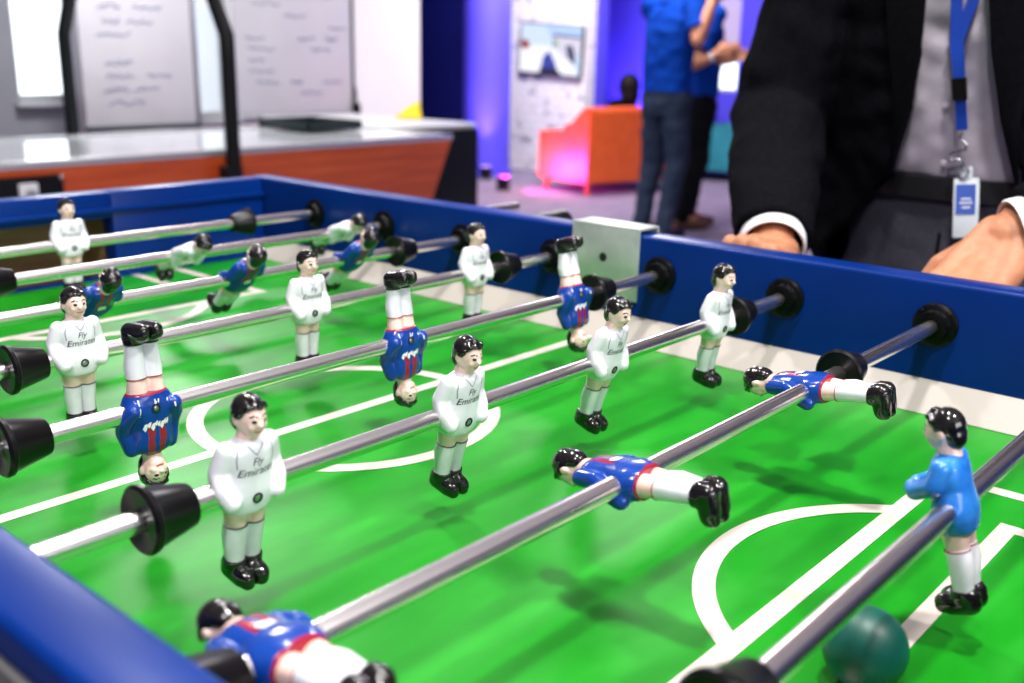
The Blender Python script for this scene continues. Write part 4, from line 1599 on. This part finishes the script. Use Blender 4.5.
# --- the two people in blue polos ------------------------------------------
def polo_person(label, j, trm, shoem, fdir, extra=None, hairm=M_personhair, skin=M_armskin):
    """j: dict of joints in world space"""
    c = j['hip']
    t = thing('person', label, 'person', (c.x, c.y, 0))
    f = fdir.normalized()
    bm = bmesh.new()
    capsule(bm, [(j['hip'], .10), (j['chest'], .085), (j['neck'], .052), (j['head'], .06)], 14)
    head_chain(bm, j['head'], f, V((0, 0, 1)))
    for a in 'RL':
        sh, el, wr, kd = j['sh' + a], j['el' + a], j['wr' + a], j['hd' + a]
        capsule(bm, [(sh, .055), (el, .043), (el.lerp(wr, .35), .043), (wr, .028)])
        hand_chain(bm, wr, kd, j.get('n' + a, V((0, 0, 1))), j.get('t' + a, V((0, 0, 1))), 1.0, curl=j.get('curl' + a, (15, 20, 15)))
        hp, kn, an = j['hp' + a], j['kn' + a], j['an' + a]
        capsule(bm, [(hp, .085), (kn, .055), (kn.lerp(an, .35), .05), (an, .036), (an + f * .14 - V((0, 0, .045)), .026)])
    pobj(t, 'body', remesh(bm, 0.005, 3), skin)
    bm = bmesh.new()
    ball(bm, j['head'] - f * .016 + V((0, 0, .022)), .088, .088, .102, 18)
    pobj(t, 'hair', remesh(bm, 0.007, 2), hairm)
    # polo
    bm = bmesh.new()
    side = V((-f.y, f.x, 0))
    hp, ch = j['hip'], j['chest']
    rows = []
    for k, a, b in ((-0.02, .178, .132), (0.25, .172, .128), (0.55, .180, .128), (0.85, .190, .125), (1.05, .185, .105), (1.2, .12, .08), (1.32, .068, .066)):
        rows.append(ring(hp.lerp(ch, k), side, f, a, b, 32, 2.2))
    loft(bm, rows)
    for a in 'RL':
        sh, el = j['sh' + a], j['el' + a]
        capsule(bm, [(sh, .082), (sh.lerp(el, .45), .074)], 14)
        d = (el - sh).normalized()
        tube(bm, [sh.lerp(el, .4), sh.lerp(el, .74)], [.074, .072], 18)
    pobj(t, 'polo_shirt', remesh(bm, 0.007, 3, wrinkle=(0.008, 9)), M_polo)
    bm = bmesh.new()
    ribc = hp.lerp(ch, 1.30)
    loft(bm, [ring(ribc + V((0, 0, z)), side, f, r_, r_, 24) for z, r_ in ((-0.02, .078), (-0.018, .082), (0.02, .070), (0.022, .064))])
    pobj(t, 'collar', bm, M_polo)
    bm = bmesh.new()
    loft(bm, [ring(hp + V((0, 0, z)), side, f, a, b, 30, 2.2) for z, a, b in ((0.03, .160, .118), (-0.08, .172, .128), (-0.16, .165, .12))])
    for a in 'RL':
        hq, kn, an = j['hp' + a], j['kn' + a], j['an' + a]
        capsule(bm, [(hq, .102), (kn, .076), (kn.lerp(an, .5), .068), (an, .062)], 14)
    pobj(t, 'trousers', remesh(bm, 0.008, 3, wrinkle=(0.010, 8)), trm)
    for a in 'RL':
        an = j['an' + a]
        bm = bmesh.new()
        g = V((an.x, an.y, 0.045))
        capsule(bm, [(g - f * .04, .044), (g + f * .08, .043), (g + f * .17 - V((0, 0, .008)), .034)])
        sb2 = remesh(bm, 0.008, 3)
        for v in sb2.verts:
            v.co.z = max(0.002, v.co.z)
        pobj(t, 'shoe', sb2, shoem)
    return t


Z1 = V((0, 0, 1))
fh = V((0.756, 0.655, 0)).normalized()
rh = V((0.655, -0.756, 0)).normalized()
# first person
D = 6.7
A = at_d(666, 98, D)
A.z = 0
fA = (rh * 0.80 + fh * 0.60).normalized()
rA = fA.cross(Z1)


def pa(base, f, r, fw_, rr_, z):
    return base + f * fw_ + r * rr_ + V((0, 0, z))


jA = dict(hip=pa(A, fA, rA, 0, 0, .97), chest=pa(A, fA, rA, .01, 0, 1.40), neck=pa(A, fA, rA, .05, 0, 1.58), head=pa(A, fA, rA, .10, 0, 1.72),
          shR=pa(A, fA, rA, .02, .19, 1.49), elR=at_d(698, 40, D - .36), wrR=at_d(715, -4, D - .38), hdR=V((0, 0, 1)) + fA * .1, nR=fA, tR=-rA,
          shL=pa(A, fA, rA, .02, -.19, 1.49), elL=pa(A, fA, rA, .22, -.22, 1.30), wrL=pa(A, fA, rA, .30, -.10, 1.52), hdL=Z1 + rA * .3, nL=fA, tL=rA,
          hpR=pa(A, fA, rA, 0, .09, .93), knR=pa(A, fA, rA, .03, .10, .51), anR=pa(A, fA, rA, -.06, .10, .09),
          hpL=pa(A, fA, rA, 0, -.09, .93), knL=pa(A, fA, rA, .0, -.09, .51), anL=pa(A, fA, rA, -.08, -.09, .09))
polo_person('person in blue polo and grey-blue jeans with one hand raised to the face', jA, M_jeans, M_blackshoe, fA)
D = 7.15
B = at_d(698, 105, D)
B.z = 0
fB = (rh * 0.97 + fh * 0.1).normalized()
rB = fB.cross(Z1)
jB = dict(hip=pa(B, fB, rB, 0, 0, .93), chest=pa(B, fB, rB, .02, 0, 1.36), neck=pa(B, fB, rB, .05, 0, 1.54), head=pa(B, fB, rB, .09, 0, 1.68),
          shR=pa(B, fB, rB, .02, .18, 1.45), elR=at_d(694, 64, D - .36), wrR=at_d(717, 54, D - .36), hdR=fB + V((0, 0, .3)), nR=-fh, tR=Z1, curlR=(12, 18, 12),
          shL=pa(B, fB, rB, .02, -.18, 1.45), elL=pa(B, fB, rB, .16, -.2, 1.16), wrL=at_d(722, 60, D - .22), hdL=fB + V((0, 0, .25)), nL=fh, tL=Z1, curlL=(8, 12, 8),
          hpR=pa(B, fB, rB, 0, .085, .89), knR=pa(B, fB, rB, .0, .09, .49), anR=pa(B, fB, rB, -.09, .09, .09),
          hpL=pa(B, fB, rB, 0, -.085, .89), knL=pa(B, fB, rB, .03, -.09, .49), anL=pa(B, fB, rB, .0, -.09, .09))
pB = polo_person('person in blue polo and black trousers clapping both hands', jB, M_blacktr, M_brownshoe, fB)
bm = bmesh.new()
dW = (jB['wrR'] - jB['elR']).normalized()
lathe(bm, [(-.012, .034), (-.010, .037), (.010, .037), (.012, .034)], jB['wrR'] - dW * .05, dW, 20)
pobj(pB, 'wristwatch', bm, M_cuff)

# seated person in the orange armchair
sp = thing('person', 'dark haired person seated in the orange armchair, seen from behind', 'person', (6.72, 4.46, 0))
hc_ = at_ax(628, 88, 1, 4.36)
yb = 4.46
xs = hc_.x
hz = hc_.z
sx_ = xs - 0.03
bm = bmesh.new()
capsule(bm, [(V((sx_, 4.50, .44)), .10), (V((sx_, 4.43, .62)), .10), (V((xs, 4.37, hz - .16)), .05), (V((xs, 4.36, hz - .06)), .05)])
head_chain(bm, V((xs, 4.36, hz)), V((0, 1, 0)), Z1, 0.95)
for s in (-1, 1):
    capsule(bm, [(V((sx_ + s * .17, 4.40, hz - .22)), .05), (V((sx_ + s * .2, 4.52, .54)), .04), (V((sx_ + s * .1, 4.72, .52)), .03)])
    hand_chain(bm, V((sx_ + s * .1, 4.72, .52)), V((0, 1, -.1)), Z1, V((-s, 0, 0)), 0.95)
    capsule(bm, [(V((sx_ + s * .09, 4.52, .44)), .08), (V((sx_ + s * .1, 4.93, .46)), .055), (V((sx_ + s * .1, 5.0, .09)), .036), (V((sx_ + s * .1, 5.12, .04)), .028)])
pobj(sp, 'body', remesh(bm, 0.006, 3), M_darkskin)
bm = bmesh.new()
ball(bm, V((xs, 4.345, hz + .018)), .100, .105, .125, 18)
ball(bm, V((xs, 4.32, hz - .07)), .095, .07, .10, 18)
pobj(sp, 'hair', remesh(bm, 0.007, 2), M_personhair)
bm = bmesh.new()
loft(bm, [ring(V((sx_, y, z)), V((1, 0, 0)), V((0, 1, 0)), a, b, 28, 2.2) for y, z, a, b in ((4.50, .38, .17, .12), (4.45, .56, .19, .12), (4.41, hz - .18, .22, .10), (4.38, hz - .10, .12, .08))])
for s in (-1, 1):
    capsule(bm, [(V((sx_ + s * .17, 4.40, hz - .23)), .068), (V((sx_ + s * .2, 4.52, .54)), .056), (V((sx_ + s * .12, 4.69, .52)), .046)])
pobj(sp, 'jacket', remesh(bm, 0.008, 3), M_suit)
bm = bmesh.new()
for s in (-1, 1):
    capsule(bm, [(V((sx_ + s * .09, 4.50, .45)), .092), (V((sx_ + s * .1, 4.93, .46)), .07), (V((sx_ + s * .1, 5.0, .12)), .055)])
pobj(sp, 'trousers', remesh(bm, 0.008, 3), M_blacktr)
for s in (-1, 1):
    bm = bmesh.new()
    g = V((sx_ + s * .1, 5.0, .045))
    capsule(bm, [(g - V((0, .03, 0)), .042), (g + V((0, .08, 0)), .042), (g + V((0, .16, -.008)), .032)])
    sb2 = remesh(bm, 0.008, 3)
    for v in sb2.verts:
        v.co.z = max(0.002, v.co.z)
    pobj(sp, 'shoe', sb2, M_blackshoe)


# ------------------------------------------------------------------ LIGHT
def area(name, loc, aim, size, power, color=(1, 1, 1), sy=None):
    l = bpy.data.lights.new(name, 'AREA')
    l.energy = power
    l.color = color
    l.size = size
    if sy:
        l.shape = 'RECTANGLE'
        l.size_y = sy
    o = bpy.data.objects.new(name, l)
    COL.objects.link(o)
    o.location = loc
    o.rotation_euler = (V(aim) - V(loc)).to_track_quat('-Z', 'Y').to_euler()
    return o


area('ceiling_lamp', (-0.42, -1.15, 2.9), (-0.42, -1.15, 0), 0.14, 36, (1, 0.97, 0.94))
area('ceiling_lamp', (-0.15, -2.25, 2.9), (-0.15, -2.25, 0), 0.14, 36, (1, 0.97, 0.94))
area('ceiling_lamp', (-1.7, -1.6, 2.9), (-1.7, -1.6, 0), 0.16, 30, (1, 0.97, 0.94))
area('ceiling_lamp', (0.0, 0.2, 2.9), (0.0, 0.2, 0), 0.16, 30, (1, 0.97, 0.94))
area('window_daylight', (-0.9, -4.9, 1.75), (-0.5, 0, 0.9), 2.6, 75, (0.97, 0.98, 1.0), 1.5)  # added soft fill for the figure fronts; wall_front has no window here
area('ceiling_lamp', (1.8, 3.4, 2.9), (1.8, 3.4, 0), 0.6, 80, (1, 0.98, 0.96))
area('ceiling_lamp', (4.6, 2.4, 2.9), (4.6, 2.4, 0), 0.6, 90, (1, 0.96, 0.94))
area('ceiling_lamp', (6.2, 4.3, 2.9), (7.2, 5.2, 1.0), 0.5, 120, (1, 0.95, 0.97))  # added light, aimed to brighten the papered panel and far background
wd = bpy.data.worlds.new('World')
scn.world = wd
wd.use_nodes = True
bg = wd.node_tree.nodes['Background']
bg.inputs['Color'].default_value = (0.86, 0.95, 1.0, 1)
bg.inputs['Strength'].default_value = 2.5

# ------------------------------------------------------------------ CAMERA
cd = bpy.data.cameras.new('Camera')
cam = bpy.data.objects.new('Camera', cd)
COL.objects.link(cam)
rotm = Matrix((RT, UP, -FW)).transposed()
cam.matrix_world = Matrix.Translation(CAM) @ rotm.to_4x4()
cd.sensor_width = 36.0
cd.lens = FPX / 1024 * 36.0
cd.clip_start = 0.02
cd.clip_end = 60
cd.dof.use_dof = True
cd.dof.focus_distance = 0.72
cd.dof.aperture_fstop = 6.0
scn.camera = cam

scn.view_settings.view_transform = 'Standard'
scn.view_settings.look = 'None'
scn.view_settings.gamma = 1.0
scn.view_settings.use_curve_mapping = False
scn.view_settings.exposure = 0.3
scn.cycles.use_denoising = True
scn.cycles.max_bounces = 8
scn.cycles.caustics_reflective = False
scn.cycles.caustics_refractive = False
